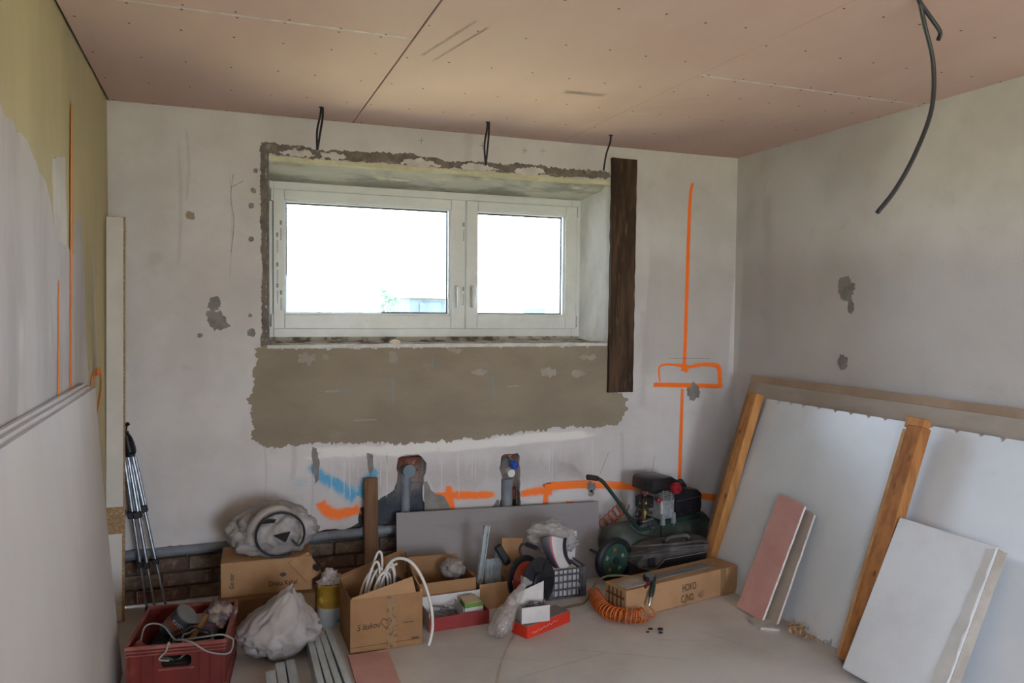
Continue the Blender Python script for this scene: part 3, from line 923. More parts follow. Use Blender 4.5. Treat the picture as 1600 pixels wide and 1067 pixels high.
# ================================================================== LEANING BOARDS, LEFT
m_white_lam = M('white_laminate', 'cfcac4', .45, 'c4beb8', 3, col3='b5aea7', scale3=9, lo3=.62, hi3=.8, fac3=.5)
m_chip = M('chipboard_edge', 'a08463', .9, '8a6f50', 60, col3='b59a76', scale3=90, lo3=.55, hi3=.65)
t = thing('narrow_board', 'tall narrow white laminated chipboard strip standing in the corner', 'board', (.05, -.17, 0))
lean = frame((.033, -.185, 0), (1, .0, 0), (0, 1, .015), (.022, .0, 2.0))
MB().box(-.04, .042, 0, .018, 0, 2.0, lean, bev=.001).build('chipboard_core', m_chip, t, True)
MB().box(-.040, .030, -.002, .0, .0, .44, lean).build('white_facing', m_white_lam, t, True)
MB().box(-.040, .034, -.002, .0, .575, 1.998, lean).build('white_facing', m_white_lam, t, True)
MB().box(-.040, -.0385, 0, .018, 0, 1.998, lean).build('edge_band', M('edge_band_olive', '8f8873', .7), t, True)

m_panelw = M('pale_board_face', 'c9c1bb', .6, 'bfb6b0', 1.6, stretch=(1, 1, .5), detail=5, lo=.35, hi=.7)
m_panel_edge = M('pale_board_edge', 'a79d95', .8, '92887f', 10)
for i, (dx, dz, dy, lab) in enumerate(((0, 0, 0, 'front one of the big pale boards leaning on the yellow wall'), (-.016, .012, -.02, 'second big pale board, behind the front one, against the yellow wall'), (-.032, .022, -.05, 'rearmost of the big pale boards leaning against the yellow wall'))):
    def face(u, v, dx=dx, dz=dz, dy=dy):
        z = v*(1.235+dz)
        x = .055+dx+.075*(1-v)**1.2+.012*math.sin(v*PI)*math.sin(u*7)
        return (x, -.80+dy-.11*v-u*2.2, z)
    s = MB()
    s.grid(face, 24, 14)
    fs = list(s.bm.faces)
    r = bmesh.ops.extrude_face_region(s.bm, geom=fs)
    for v in [g for g in r['geom'] if isinstance(g, bmesh.types.BMVert)]:
        v.co.x -= .013
    one(s, 'leaning_board', m_panelw, lab, 'board', 'big boards leaning on the yellow wall', smooth=40)

# ================================================================== TRIPOD
m_alu = M('brushed_aluminium', 'a3a8b0', .35, '8d9299', 20, metal=.85)
t = thing('camera_tripod', 'folded aluminium tripod with black clamps leaning beside the narrow white board', 'tripod', (.2, -.1, 0))
top = Vector((.075, -.06, .90))
for k, (fx, fy, s0, s1) in enumerate(((.262, -.12, .30, .63), (.212, -.14, .30, .66), (.17, -.10, .28, .60))):
    a = Vector((.088+.012*(k == 0)-.018*(k == 2), -.065-.01*k, .84 if k == 0 else .80))
    f = Vector((fx, fy, .012))
    d = (f-a)
    p1, p2 = a+d*.37, a+d*.70
    leg = MB().cyl(a, p1, .012, 12).build('leg', m_alu, t, True, smooth=50)
    MB().cyl(a+d*.05+Vector((.012, 0, 0)), p1+Vector((.012, 0, 0)), .006, 10).build('leg_channel', m_alu, leg, True, smooth=50)
    MB().cyl(p1, p2, .0085, 12).build('leg_section', m_alu, leg, True, smooth=50)
    MB().cyl(p2, f, .0065, 12).build('leg_section', m_alu, leg, True, smooth=50)
    zax = d.normalized()
    fr = frame(p1, Vector((0, 1, 0)).cross(zax), zax.cross(Vector((0, 1, 0)).cross(zax)), zax)
    MB().cbox((.004, 0, 0), (.040, .030, .036), fr, bev=.004).build('leg_clamp', m_black, leg, True)
    fr.translation = p2
    MB().cbox((.002, 0, 0), (.030, .026, .030), fr, bev=.004).build('leg_clamp', m_black, leg, True)
    MB().lathe([(.0085, 0), (.010, .012), (.008, .03)], 10, Matrix.Translation(f-Vector((0, 0, .012)))).build('rubber_foot', m_black, leg, True, smooth=50)
MB().tube([(.098, -.065, .80), (.088, -.065, .86), (.075, -.06, .93)], [.022, .022, .014], 14).build('head', m_black, t, True, smooth=50)
MB().tube(spline([(.075, -.07, .93), (.10, -.09, .905), (.118, -.10, .86), (.120, -.10, .825), (.098, -.09, .82)]), .006, 8).build('grip', m_black, t, True, smooth=50)
MB().cyl((.080, -.075, .935), (.084, -.075, .968), .004, 8).cyl((.078, -.075, .962), (.092, -.080, .972), .010, 10).build('mount_knob', m_black, t, True, smooth=50)


# ================================================================== LEANING BOARDS, RIGHT
m_backing = M('beige_backing_board', 'b3a99d', .85, 'a59a8d', 3, stretch=(1, .4, 1), detail=5, col3='9c948b', scale3=9, lo3=.58, hi3=.75, fac3=.6)
m_tan = M('tan_hardboard', 'a8927d', .8, '96806c', 3, detail=5)
m_white_gloss = M('white_coated_board', 'd6dbe0', .28, 'ced3d8', 2, col3='b9b9b6', scale3=6, lo3=.66, hi3=.85, fac3=.4, spec=.5)
m_pine = M('orange_pine', 'c08a52', .7, 'a66f3d', 6, stretch=(4, 4, .5), detail=6, lo=.36, hi=.64, bump=.2, col3='7d4f2b', scale3=9, lo3=.68, hi3=.76, fac3=.8)
m_pine_d = M('aged_pine', 'a8713f', .75, '8a5830', 6, stretch=(4, 4, .5), detail=6, lo=.36, hi=.64, bump=.2, col3='66401f', scale3=8, lo3=.66, hi3=.75, fac3=.8)

# local frame of a board leaning on the right wall: a runs towards the camera (-y), b up the slope, c towards the room


def lean_right(xb, xt, zt, y):
    L = math.hypot(xt-xb, zt)
    return frame((xb, y, 0), (0, -1, 0), (xt-xb, 0, zt), (-zt, 0, xt-xb)), L


fr, L = lean_right(3.36, 3.745, 1.16, -.28)
t = thing('backing_board', 'long beige board leaning on the pale wall behind the white board', 'board', (3.55, -1.6, 0))
MB().box(0, 2.9, 0, L, -.02, 0, fr, bev=.002).build('panel', m_backing, t, True)
MB().box(-.002, 2.9, L-.045, L-.002, -.018, .004, fr, bev=.001).build('top_strip', m_tan, t, True)
MB().box(.0, .075, .3, L-.05, -.01, .003, fr, bev=.001).build('end_strip', m_tan, t, True)

fr, L = lean_right(3.21, 3.605, 1.045, -.60)
pts = [(0, 0)]
bot = [(.50, .03), (.62, .02), (.80, .03), (.98, .035)]
for a, hgt in bot:
    pts += [(a-.022, 0), (a+.004, hgt), (a+.012, 0)]
pts += [(2.6, 0), (2.6, L)]
random.seed(5)
a = 2.3
tops = []
while a > .05:
    tops.append(a)
    a -= random.uniform(.10, .14)
for a in tops:
    h_ = random.choice((.014, .02, .028))
    pts += [(a+.018, L), (a+.004, L-h_), (a-.012, L)]
pts += [(0, L)]
wb = MB().prism(pts, -.02, 0, fr)
one(wb, 'white_board', m_white_gloss, 'large glossy white board with small notches along its edges, leaning behind the beams', 'board')

t = thing('timber_beam', 'orange pine beam leaning in the corner beside the compressor', 'beam', (3.3, -.6, 0), group='pine beams leaning on the white board')
fr, L = lean_right(3.235, 3.575, 1.065, -.545)
MB().box(0, .075, 0, L, .004, .060, fr, bev=.004).build('plank_body', m_pine, t, True)
MB().box(-.022, .0, .0, L*.985, .0, .048, fr, bev=.003).build('side_strip', m_pine_d, t, True)
for (a, b_) in ((.055, .43), (.02, .78)):
    MB().lathe([(.003, 0), (.009, .0004), (.003, .0008)], 10, fr @ Matrix.Translation((a, b_*L, .0597)) @ Matrix.Diagonal((1.0, 1.7, 1, 1))).build('knot', M('pine_knot', '7d4f29', .8), t, True)
t = thing('timber_beam', 'orange pine beam with a narrow batten, leaning across the white board', 'beam', (3.25, -1.8, 0), group='pine beams leaning on the white board')
fr, L = lean_right(3.165, 3.545, 1.075, -1.715)
MB().box(0.025, .115, 0, L*.965, .004, .060, fr, bev=.005).build('plank_body', m_pine_d, t, True)
MB().box(.0, .030, 0, L*.945, .006, .052, fr, bev=.004).build('batten', M('pale_batten', 'c2986a', .7, 'a87d50', 8, stretch=(4, 4, .5)), t, True)
MB().box(-.012, .0, 0, L*.945, .002, .030, fr, bev=.002).build('side_strip', m_pine_d, t, True)
MB().box(.002, .105, L*.955, L, .006, .050, fr, bev=.004).build('end_block', m_pine, t, True)
for (a, b_) in ((.085, .36), (.055, .71)):
    MB().lathe([(.003, 0), (.009, .0004), (.003, .0008)], 10, fr @ Matrix.Translation((a, b_*L, .0597)) @ Matrix.Diagonal((1.0, 1.7, 1, 1))).build('knot', _mats['pine_knot'], t, True)

m_foam = M('white_foam_panel', 'd4d6d8', .7, 'c9cacb', 3, detail=6, bump=.15, bscale=70, col3='b8b0a4', scale3=7, lo3=.62, hi3=.8, fac3=.5)
fr, L = lean_right(3.095, 3.40, .635, -1.835)
t = thing('foam_panel', 'thick white insulation panel leaning at the front, before the beam', 'panel', (3.2, -2.1, 0))
MB().box(0, .47, 0, L, .0, .062, fr, bev=.007, seg=2).build('panel', m_foam, t, True)
MB().prism(ragged([(.40, .05), (.452, .0), (.462, 0), (.462, L-.01), (.43, L-.02), (.42, L*.6), (.405, L*.35)], .006, .03, 9), .0615, .0640, fr).build('peeling_strip', M('foam_skin', 'c2bfb9', .8), t, True)
MB().box(.4695, .4712, .004, L-.004, .004, .058, fr).build('cut_edge', M('dirty_shaded_foam_edge', 'a89f94', .9, '978d82', 8, detail=5), t, True)  # dirty beige edge, its colour also darkened to offset strong light from behind

m_pinkb = M('pink_board_offcut', 'c79a92', .85, 'bb8d86', 4, detail=5)
for i, (xb, xt, zt, y, tw, lab) in enumerate(((3.085, 3.345, .585, -1.055, .0, 'pink plasterboard strip leaning against the white board, in front'),
                                              (3.120, 3.372, .54, -1.12, .05, 'second plasterboard strip behind the pink one, grey side showing'))):
    fr, L = lean_right(xb, xt, zt, y)
    fr = fr @ Matrix.Rotation(tw, 4, 'Z')
    t = thing('plasterboard_strip', lab, 'plasterboard', (xb, y-.1, 0), group='plasterboard offcuts')
    top = ragged([(0, .004 if tw == 0 else -.002), (.205, .004 if tw == 0 else -.012), (.205, L-.02), (.19, L-.012), (.07, L), (0, L)], .002, .03, i)
    MB().prism(top, .0, .0115, fr).build('gypsum_core', m_gyps, t, True)
    MB().prism([(p[0], p[1]) for p in top], .0115, .0125, fr).build('face_paper', m_pinkb if i == 0 else M('grey_board_paper', 'a89c90', .85), t, True)

one(MB().prism(ragged([(3.02, -1.225), (3.11, -1.20), (3.15, -1.30), (3.09, -1.375), (3.01, -1.33)], .004, .03, 3), .0, .012), 'board_scrap', M('grey_scrap', 'b5afa6', .9, 'a59e95', 12), 'small grey board scrap lying on the floor before the pink strip', 'scrap')
random.seed(33)
sh = MB()
for k in range(60):
    c = Vector((3.15+random.gauss(0, .022), -1.42+random.gauss(0, .06), .004+abs(random.gauss(0, .010))))
    a0 = random.uniform(0, 6)
    rr = random.uniform(.006, .016)
    q = rotm(random.uniform(0, 6), random.uniform(0, 6), 0)
    prev = None
    for s_ in range(6):
        an = a0+s_*.8
        p = q @ Vector((rr*math.cos(an), rr*math.sin(an), s_*.0015))
        p2 = q @ Vector((rr*math.cos(an), rr*math.sin(an), s_*.0015+.006))
        A = (sh.bm.verts.new(c+p+Vector((0, 0, .012))), sh.bm.verts.new(c+p2+Vector((0, 0, .012))))
        if prev:
            sh.bm.faces.new((prev[0], A[0], A[1], prev[1]))
        prev = A
for v in sh.bm.verts:
    v.co.z = max(v.co.z, .0008)
o = one(sh, 'wood_shavings', M('wood_shaving', 'c9a67c', .8, 'b38d62', 20), 'curly heap of pale wood shavings at the foot of the white board', 'shavings')
o['kind'] = 'stuff'

# ================================================================== AGAINST THE BACK WALL
m_grey_panel = M('grey_panel', '8f8b8d', .7, '888487', 2, detail=4, lo=.4, hi=.7)
gp = MB()
gp.hexa([(1.42, -.325, .001), (2.61, -.385, .001), (2.61, -.37, .001), (1.42, -.31, .001), (1.467, -.070, .396), (2.755, -.070, .362), (2.755, -.055, .362), (1.467, -.055, .396)])
one(gp, 'fibreboard_sheet', m_grey_panel, 'plain grey panel leaning low against the back wall behind the boxes', 'panel')
ub = MB().box(0, .078, -.022, 0, 0, .605, frame((1.285, -.065, 0), (1, 0, 0), (0, 1, -.05), (0, .05, 1)), bev=.002)
one(ub, 'upright_board', M('brown_offcut_wood', '7a5c42', .8, '634731', 7, stretch=(4, 4, .4), detail=6, bump=.2), 'short brown wooden board standing upright against the wall beside the drain niche', 'board')
m_rubble = M('rubble', '6f665e', .95, '857b70', 30, bump=.6)

# ================================================================== CARDBOARD BOXES
m_card = M('cardboard', '96714d', .85, '8a6644', 5, detail=4, lo=.4, hi=.68)
m_card2 = M('cardboard_pale', 'a5805c', .85, '987350', 5, detail=4, lo=.4, hi=.68)
m_card_in = M('cardboard_inside', '8d6b4b', .88, '80603f', 5)
m_ink = M('black_ink', '241f1d', .8)
m_tape = M('clear_packing_tape', '8a6a48', .3, '7f6040', 20, spec=.5)


def carton(name, label, sx, sy, sz, loc, rz, mat=None, th=.004, closed=False, group='cardboard boxes'):
    mat = mat or m_card
    t = thing(name, label, 'box', loc, rz, group)
    MB().box(-sx/2, sx/2, -sy/2, sy/2, 0, th).build('bottom', mat, t)
    MB().box(-sx/2, sx/2, -sy/2, -sy/2+th, 0, sz, bev=.001).build('front_wall', mat, t)
    MB().box(-sx/2, sx/2, sy/2-th, sy/2, 0, sz, bev=.001).build('back_wall', mat, t)
    MB().box(-sx/2, -sx/2+th, -sy/2+th, sy/2-th, 0, sz, bev=.001).build('side_wall', mat, t)
    MB().box(sx/2-th, sx/2, -sy/2+th, sy/2-th, 0, sz, bev=.001).build('side_wall', mat, t)
    if closed:
        MB().box(-sx/2, sx/2, -sy/2, -.001, sz, sz+th, bev=.001).build('top_flap', mat, t)
        MB().box(-sx/2, sx/2, .001, sy/2, sz, sz+th, bev=.001).build('top_flap', mat, t)
    return t


def quad_sheet(mb, a, b, c, d, th=.004):
    a, b, c, d = map(Vector, (a, b, c, d))
    n = (b-a).cross(d-a).normalized()*th
    mb.hexa([a, b, c, d, a+n, b+n, c+n, d+n])
    return mb


# lower box and the marked box on it
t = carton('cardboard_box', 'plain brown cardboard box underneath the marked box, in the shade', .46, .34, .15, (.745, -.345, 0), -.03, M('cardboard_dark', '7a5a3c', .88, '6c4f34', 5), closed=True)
B1, BR = (.745, -.325, .1545), -.045
t = carton('cardboard_box', 'brown printed cardboard box with a torn flap, under the carrier bag', .43, .27, .165, B1, BR, m_card2, closed=True)
FRONT = lambda y, x, z: Matrix.Translation((x, y, z)) @ Matrix.Rotation(PI/2, 4, 'X')
text('Draka Kabel', .034, m_ink, t, FRONT(-.1365, .075, .045), .8, name='lettering')
text('Go tor', .030, m_ink, t, FRONT(-.1365, -.165, .075) @ Matrix.Rotation(PI/2, 4, 'Z'), .9, name='handwriting', shear=.15)
MB().prism([(0, .012), (.016, .004), (.016, -.004), (0, -.012), (-.016, -.004), (-.016, .004)], 0, .0006, FRONT(-.1365, .075, .088)).build('printed_mark', M('grey_ink', '5d4c3d', .8), t)
text('Draka Kabel', .03, M('brown_ink', '5d452f', .8), t, Matrix.Translation((.02, -.085, .1695)), 1.3, name='lettering')
fl_ = MB()
quad_sheet(fl_, (.10, -.142, .145), (.19, -.150, .045), (.265, -.120, .075), (.195, -.115, .185))
fl_.build('torn_flap', m_card2, t)
MB().prism(circle(0, 0, .014, 12, .02), 0, .0008, frame((.235, -.1415, .108), (.75, .3, .3), (-.5, .05, .8), (.2, -.95, .2))).build('hand_hole', m_ink, t)
MB().box(-.2155, -.215, -.06, .06, .06, .085).build('hand_hole', m_ink, t)

# box with the heart
HB = carton('cardboard_box', 'open cardboard box marked with a heart, holding a coil of white cable', .335, .30, .25, (1.235, -.788, 0), .015, m_card)
quad_sheet(MB(), (-.165, -.149, .25), (.135, -.149, .25), (.125, -.12, .315), (-.16, -.147, .258)).build('flap', m_card2, HB)
quad_sheet(MB(), (-.165, .149, .25), (-.165, .165, .262), (.15, .19, .35), (.165, .149, .25)).build('flap', m_card_in, HB)
quad_sheet(MB(), (.166, -.13, .25), (.166, .145, .25), (.155, .16, .345), (.130, -.12, .315)).build('flap', m_card_in, HB)
MB().box(.155, .166, -.15, -.10, .245, .262).build('torn_flap', m_card2, HB)
text('S láskou', .038, m_ink, HB, FRONT(-.1506, -.085, .118) @ Matrix.Rotation(.06, 4, 'Z'), .85, name='handwriting', shear=.25)
ht = []
for k in range(25):
    a = 2*PI*k/24
    ht.append((.024*math.sin(a)**3*1.0-.004, -.1508, .125+.0017*(13*math.cos(a)-5*math.cos(2*a)-2*math.cos(3*a)-math.cos(4*a))))
MB().tube(ht, .0013, 5).build('heart_drawing', m_ink, HB)
MB().box(.0, .045, -.1512, -.1500, .0, .25).build('tape_strip', M('printed_tape', '8f6e4b', .5, '755638', 45, detail=2, lo=.5, hi=.6), HB)
MB().box(.075, .125, -.1508, -.1503, .112, .116).build('small_print', M('faint_ink', '5d452f', .8), HB)
MB().box(.115, .150, -.1508, -.1503, .028, .040).build('small_print', _mats['faint_ink'], HB)
MB().box(-.168, .168, -.1512, -.1502, .028, .030).build('crease', _mats['faint_ink'], HB)

m_whitecable = M('white_cable', 'd9d2ca', .45, 'cfc7be', 8, spec=.4)
t = thing('white_cable_coil', 'coil of thick white cable in the heart box, its end looping down to the floor', 'cable', (1.22, -.78, .06))
random.seed(8)
for k in range(9):
    cx_ = 1.185+.010*k+random.uniform(-.008, .008)
    cy_ = -.80+random.uniform(-.035, .035)
    hh = random.uniform(.30, .37) if k not in (3,) else .405
    ww = random.uniform(.030, .05)
    loop = [(cx_+ww*math.cos(a)*.9+.10*(math.sin(a)*.5)*(.5), cy_+ww*math.sin(a*1.0)*.3, .07+(hh-.07)*(.5+.5*math.sin(a))) for a in [2*PI*s_/28 for s_ in range(28)]]
    MB().tube(loop, .0058, 8, closed=True).build('loop', m_whitecable, t, True, smooth=60)
MB().tube(spline([(1.205, -.79, .10), (1.235, -.80, .26), (1.27, -.82, .355), (1.315, -.84, .385), (1.37, -.87, .365), (1.415, -.905, .29), (1.443, -.94, .18), (1.448, -.955, .09), (1.436, -.965, .03), (1.425, -.968, .004)]), .0072, 10).build('tail', m_whitecable, t, True, smooth=60)
MB().tube(spline([(1.25, -.76, .12), (1.275, -.755, .27), (1.30, -.75, .315), (1.325, -.745, .33)]), [.006]*24+[.0058], 8).build('loose_end', m_whitecable, t, True, smooth=60)
one(MB().box(-.035, .035, -.03, .03, 0, .19, Matrix.Translation((1.135, -.86, .006)) @ rotm(.05, .16, .1), bev=.002), 'small_carton', M('orange_carton', '96603a', .8, '84532f', 8), 'small orange-brown carton standing in the corner of the heart box', 'carton')
mb_ = bmesh.ops


def blob(c, rx, ry, rz, seed, sub=4, n1=.14, f1=2.2, n2=.06, f2=6.0, flat=None, peak=0.0, peakx=0.0, ridge=.0, skew=(0, 0)):
    """crumpled bag-like closed surface"""
    m = MB()
    bmesh.ops.create_icosphere(m.bm, subdivisions=sub, radius=1.0)
    s = Vector((seed*3.7, seed*1.9, seed*5.3))
    for v in m.bm.verts:
        p = v.co.copy()
        d = 1+n1*noise.noise(p*f1+s)+n2*noise.noise(p*f2+s)
        if ridge:
            wv = p+.35*Vector((noise.noise(p*2+s), noise.noise(p*2+s*2), noise.noise(p*2-s)))
            d += ridge*(1-2.6*abs(noise.noise(Vector((wv.x*2.2, wv.y*2.2, wv.z*.9))+s*2)))+.55*ridge*(1-3*abs(noise.noise(Vector((wv.x*5.5+wv.z*2, wv.y*5.5, wv.z*1.2))+s)))
        q = p*d
        if peak and q.z > 0:
            k = q.z**2
            q.x = q.x*(1-.55*k)+peakx*k
            q.y = q.y*(1-.45*k)
            q.z += peak*k*(1 if abs(p.x-peakx*.3) < .6 else .6)
        w = Vector((c[0]+q.x*rx+skew[0]*q.z, c[1]+q.y*ry+skew[1]*q.z, c[2]+q.z*rz))
        if flat is not None and w.z < flat:
            w.z = flat+.0006*(w.z-flat)
        v.co = w
    return m


one(blob((1.30, -.76, .21), .065, .07, .065, 4, 3), 'dark_bag', M('dark_plastic_bag', '24262b', .35, spec=.5), 'crumpled dark plastic bag inside the heart box', 'bag')

# ================================================================== BAGS, LEFT
m_bagw = M('thin_white_bag', 'b9b1ac', .5, 'a59d99', 5, detail=5, transl=.25, bump=.25, bscale=18, spec=.4)
m_bagg = M('thin_grey_bag', 'bdb6b2', .45, '9b9491', 4, detail=5, transl=.25, bump=.5, bscale=22, spec=.45)
t = thing('carrier_bag', 'pale crumpled plastic carrier bag lying on top of the marked box', 'bag', (.77, -.33, .324))
blob((.775, -.30, .425), .20, .14, .125, 2, 5, n1=.12, n2=.02, ridge=.12, flat=.3245, skew=(-.0, 0)).build('bag_body', m_bagg, t, True, smooth=80)
MB().tube(spline([(.66, -.40, .42), (.665, -.43, .47), (.72, -.43, .535), (.80, -.42, .56), (.86, -.41, .53)]), [.010+.018*math.sin(k/32*PI) for k in range(33)], 8).build('bag_handle', m_bagw, t, True, smooth=80)
MB().prism([(.0, .0), (.085, .012), (.065, -.035), (.058, -.040)], 0, .002, FRONT(-.462, .765, .442)).build('printed_patch', m_ink, t, True)
MB().prism([(.0, .0), (.075, .0), (.085, .018), (.012, .022)], 0, .002, FRONT(-.437, .70, .497)).build('printed_patch', m_ink, t, True)
c_ = []
for k in range(34):
    a = -.45+k/33*(2*PI*.90)
    c_.append((.80+.115*math.cos(a), -.478-.012*math.sin(a), max(.446+.112*math.sin(a), .334)))
c_ = [(.858, -.474, .415), (.872, -.477, .395), (.888, -.479, .385)]+c_
one(MB().tube(spline(c_, 3), .0058, 8), 'black_cable_ring', m_cable, 'loose ring of black cable leaning on the carrier bag', 'cable', smooth=60)

one(blob((.765, -.83, .118), .172, .135, .115, 7, 5, n1=.12, n2=.02, ridge=.10, flat=.0, peak=.42, peakx=.28), 'white_plastic_bag', m_bagw, 'full white plastic bag standing on the floor beside the red crate', 'bag', smooth=80)

# ================================================================== TIN WITH CRUMPLED PAPER
t = thing('paint_tin', 'white and yellow tin bucket filled with crumpled scraps, beside the heart box', 'tin', (1.035, -.545, 0))
MB().lathe([(.066, 0), (.068, .004), (.068, .095)], 28).build('lower_wall', M('tin_white', 'b9b5b0', .5, '9aa0a4', 6), t, smooth=40)
MB().lathe([(.0683, .095), (.0688, .2), (.071, .205), (.069, .209), (.064, .207), (.064, .1)], 28, cap=False).build('label_band', M('tin_yellow', 'a8842f', .5, '8f6d24', 9, col3='c7a84a', scale3=14, lo3=.55, hi3=.65), t, smooth=40)
MB().prism([(0, 0), (.03, .02), (.035, -.004)], 0, .001, frame((1.045, -.6145, .03), (1, 0, 0), (0, 0, 1), (0, -1, 0))).build('printed_leaf', M('teal_ink', '2f7f8d', .6), t, True)
random.seed(14)
for k, (dx, dy, dz, lab) in enumerate(((-.03, .0, .0, 'crumpled paper scrap at the edge of the yellow-banded tin, toward the cardboard boxes'), (.028, -.01, .004, 'crumpled paper scrap in the yellow-banded tin, beside the heart box'), (-.004, .01, .034, 'crumpled paper scrap on top of the heap in the yellow-banded tin'))):
    q = blob((1.035+dx, -.545+dy, .205+dz), .032, .030, .027, k+30, 3, n1=.5, f1=2.2, n2=.15, ridge=.2)
    one(q, 'paper_scrap', M('crumpled_paper', 'b3aaa6', .9, '8d827a', 20), lab, 'scrap', 'scraps in the tin')



# ================================================================== RED CRATE
m_crate = M('red_plastic_crate', '6e2219', .55, '5d1c15', 6, col3='7d3a30', scale3=9, lo3=.6, hi3=.75, fac3=.5, spec=.35)
m_crate_rim = M('worn_crate_rim', '8f564a', .6, '763c32', 10)
CR = thing('red_crate', 'red plastic crate full of tools and cables standing on the floor', 'crate', (.385, -.965, 0), -.12)
cw, cd, ch = .36, .43, .25
grip = [(-.055, .17), (-.055, .195), (-.045, .205), (.045, .205), (.055, .195), (.055, .17), (.045, .16), (-.045, .16)]
MB().prism([(-cw/2, 0), (-cw/2, ch), (cw/2, ch), (cw/2, 0)], -cd/2, -cd/2+.005, XZ, [grip]).build('end_panel', m_crate, CR)
MB().prism([(-cw/2, 0), (-cw/2, ch), (cw/2, ch), (cw/2, 0)], cd/2-.005, cd/2, XZ, [grip]).build('end_panel', m_crate, CR)
MB().box(-cw/2, -cw/2+.005, -cd/2+.005, cd/2-.005, 0, ch).build('side_panel', m_crate, CR)
MB().box(cw/2-.005, cw/2, -cd/2+.005, cd/2-.005, 0, ch).build('side_panel', m_crate, CR)
MB().box(-cw/2, cw/2, -cd/2, cd/2, 0, .006).build('bottom_panel', m_crate, CR)
r_ = MB()
for (xa, xb, ya, yb) in ((-cw/2-.006, cw/2+.006, -cd/2-.007, -cd/2+.006), (-cw/2-.006, cw/2+.006, cd/2-.006, cd/2+.007), (-cw/2-.007, -cw/2+.006, -cd/2, cd/2), (cw/2-.006, cw/2+.007, -cd/2, cd/2)):
    r_.box(xa, xb, ya, yb, ch-.012, ch+.003, bev=.003)
r_.build('rim', m_crate_rim, CR)
for z in (.075, .215, .228):
    MB().box(-cw/2-.003, cw/2+.003, -cd/2-.006, -cd/2+.001, z, z+.005, bev=.001).build('rib', m_crate_rim, CR)
    MB().box(cw/2-.001, cw/2+.006, -cd/2, cd/2, z, z+.005, bev=.001).build('rib', m_crate_rim, CR)
for k in range(9):
    x = -cw/2+.012+k*(cw-.024)/8
    if abs(x) < .06:
        continue
    MB().box(x-.002, x+.002, -cd/2-.004, -cd/2+.001, .005, ch-.04, bev=.0008).build('rib', m_crate, CR)
MB().box(-.065, .065, -cd/2-.006, -cd/2+.003, .150, .158, bev=.002).build('grip_edge', m_crate_rim, CR)

mC = mloc(CR)
cw_pt = lambda x, y, z: mC @ Vector((x, y, z))
# can with a label
t = thing('filler_can', 'dark round can with a grey and orange label lying tilted in the red crate', 'can', mat=Matrix.Translation(cw_pt(-.075, .05, .195)) @ rotm(.25, .75, -.1))
MB().lathe([(.044, 0), (.046, .003), (.046, .115), (.044, .118)], 24).build('can_wall', M('dark_can', '3a393d', .45, '323135', 8), t, smooth=40)
MB().lathe([(.0463, .03), (.0463, .05)], 24, cap=False).build('label_band', M('grey_label', '6b6766', .5), t, smooth=40)
MB().lathe([(.0464, .052), (.0464, .070)], 24, cap=False).build('label_band', M('orange_label', '8a4326', .5), t, smooth=40)
MB().lathe([(.046, .112), (.048, .114), (.048, .119), (.044, .119)], 24).build('can_rim', M('can_zinc', '8a8a8c', .4, metal=.7), t, smooth=40)
text('extol', .034, M('label_white', 'c9c4c0', .6), t, frame((0, 0, .085), (1, 0, 0), (0, 0, 1), (0, -1, 0)), .9, name='lettering', bend=.0472)
random.seed(41)
m_cgreen = M('grey_green_cable', '5c625c', .5)
for k in range(5):
    c = cw_pt(random.uniform(-.08, .08), random.uniform(-.12, .0), .175+.010*k)
    rr = random.uniform(.05, .085)
    tl = random.uniform(-.4, .4)
    pts = [(c.x+rr*math.cos(a), c.y+rr*.8*math.sin(a), c.z+rr*.35*math.sin(a+tl)+.006*math.sin(5*a)) for a in [2*PI*s_/30 for s_ in range(30)]]
    one(MB().tube(pts, .0042, 7, closed=True), 'cable_loop', [m_cgreen, m_cable, m_cgreen, M('grey_cable', '777770', .5), m_cable][k],
        ['grey-green cable loop at the bottom of the red crate', 'black cable loop low in the red crate', 'grey-green cable loop in the middle of the red crate', 'light grey cable loop in the red crate', 'black cable loop lying topmost in the red crate'][k], 'cable', 'loops of cable in the red crate', smooth=60)
P_ = [cw_pt(*p) for p in ((-.15, -.12, .20), (-.145, -.05, .265), (-.08, -.06, .27), (-.02, -.13, .235), (.02, -.14, .235), (.10, -.18, .255), (.165, -.205, .268), (.20, -.21, .255), (.21, -.20, .235), (.195, -.228, .20), (.12, -.232, .215), (.06, -.222, .253), (.0, -.17, .25))]
one(MB().tube(spline(P_), .0035, 7), 'trailing_wire', M('grey_wire', '8d8a86', .45), 'thin grey wire hanging over the corner of the red crate', 'wire', smooth=60)
one(MB().tube(spline([cw_pt(*p) for p in ((-.02, -.20, .215), (-.025, -.226, .262), (-.035, -.228, .23), (-.06, -.226, .20), (-.03, -.20, .18))]), [.004]*33, 6), 'tie_strap', M('beige_strap', '9c8f84', .8), 'pale strap tied through the grip of the red crate', 'strap', smooth=60)
one(MB().tube([cw_pt(.0, -.10, .16), cw_pt(.075, .06, .245)], [.012, .013], 12), 'wooden_stick', M('tool_wood', '8a6238', .6, '75512c', 10, stretch=(1, 1, 4)), 'short round wooden stick poking up in the red crate', 'stick', smooth=40)
one(MB().tube([cw_pt(.04, .0, .20), cw_pt(.09, .16, .285)], .003, 8), 'metal_rod', M('rusty_rod', '7a6152', .5, metal=.5), 'thin rusty rod leaning in the red crate', 'rod')
q = blob(cw_pt(.125, .10, .235), .055, .10, .045, 12, 4, n1=.3, f1=2, n2=.12, ridge=.1)
one(q, 'work_glove', M('work_glove_cloth', '9c8a80', .9, '5b4f55', 9, lo=.45, hi=.55, bump=.4), 'pale work glove draped over the back corner of the red crate', 'glove', smooth=70)
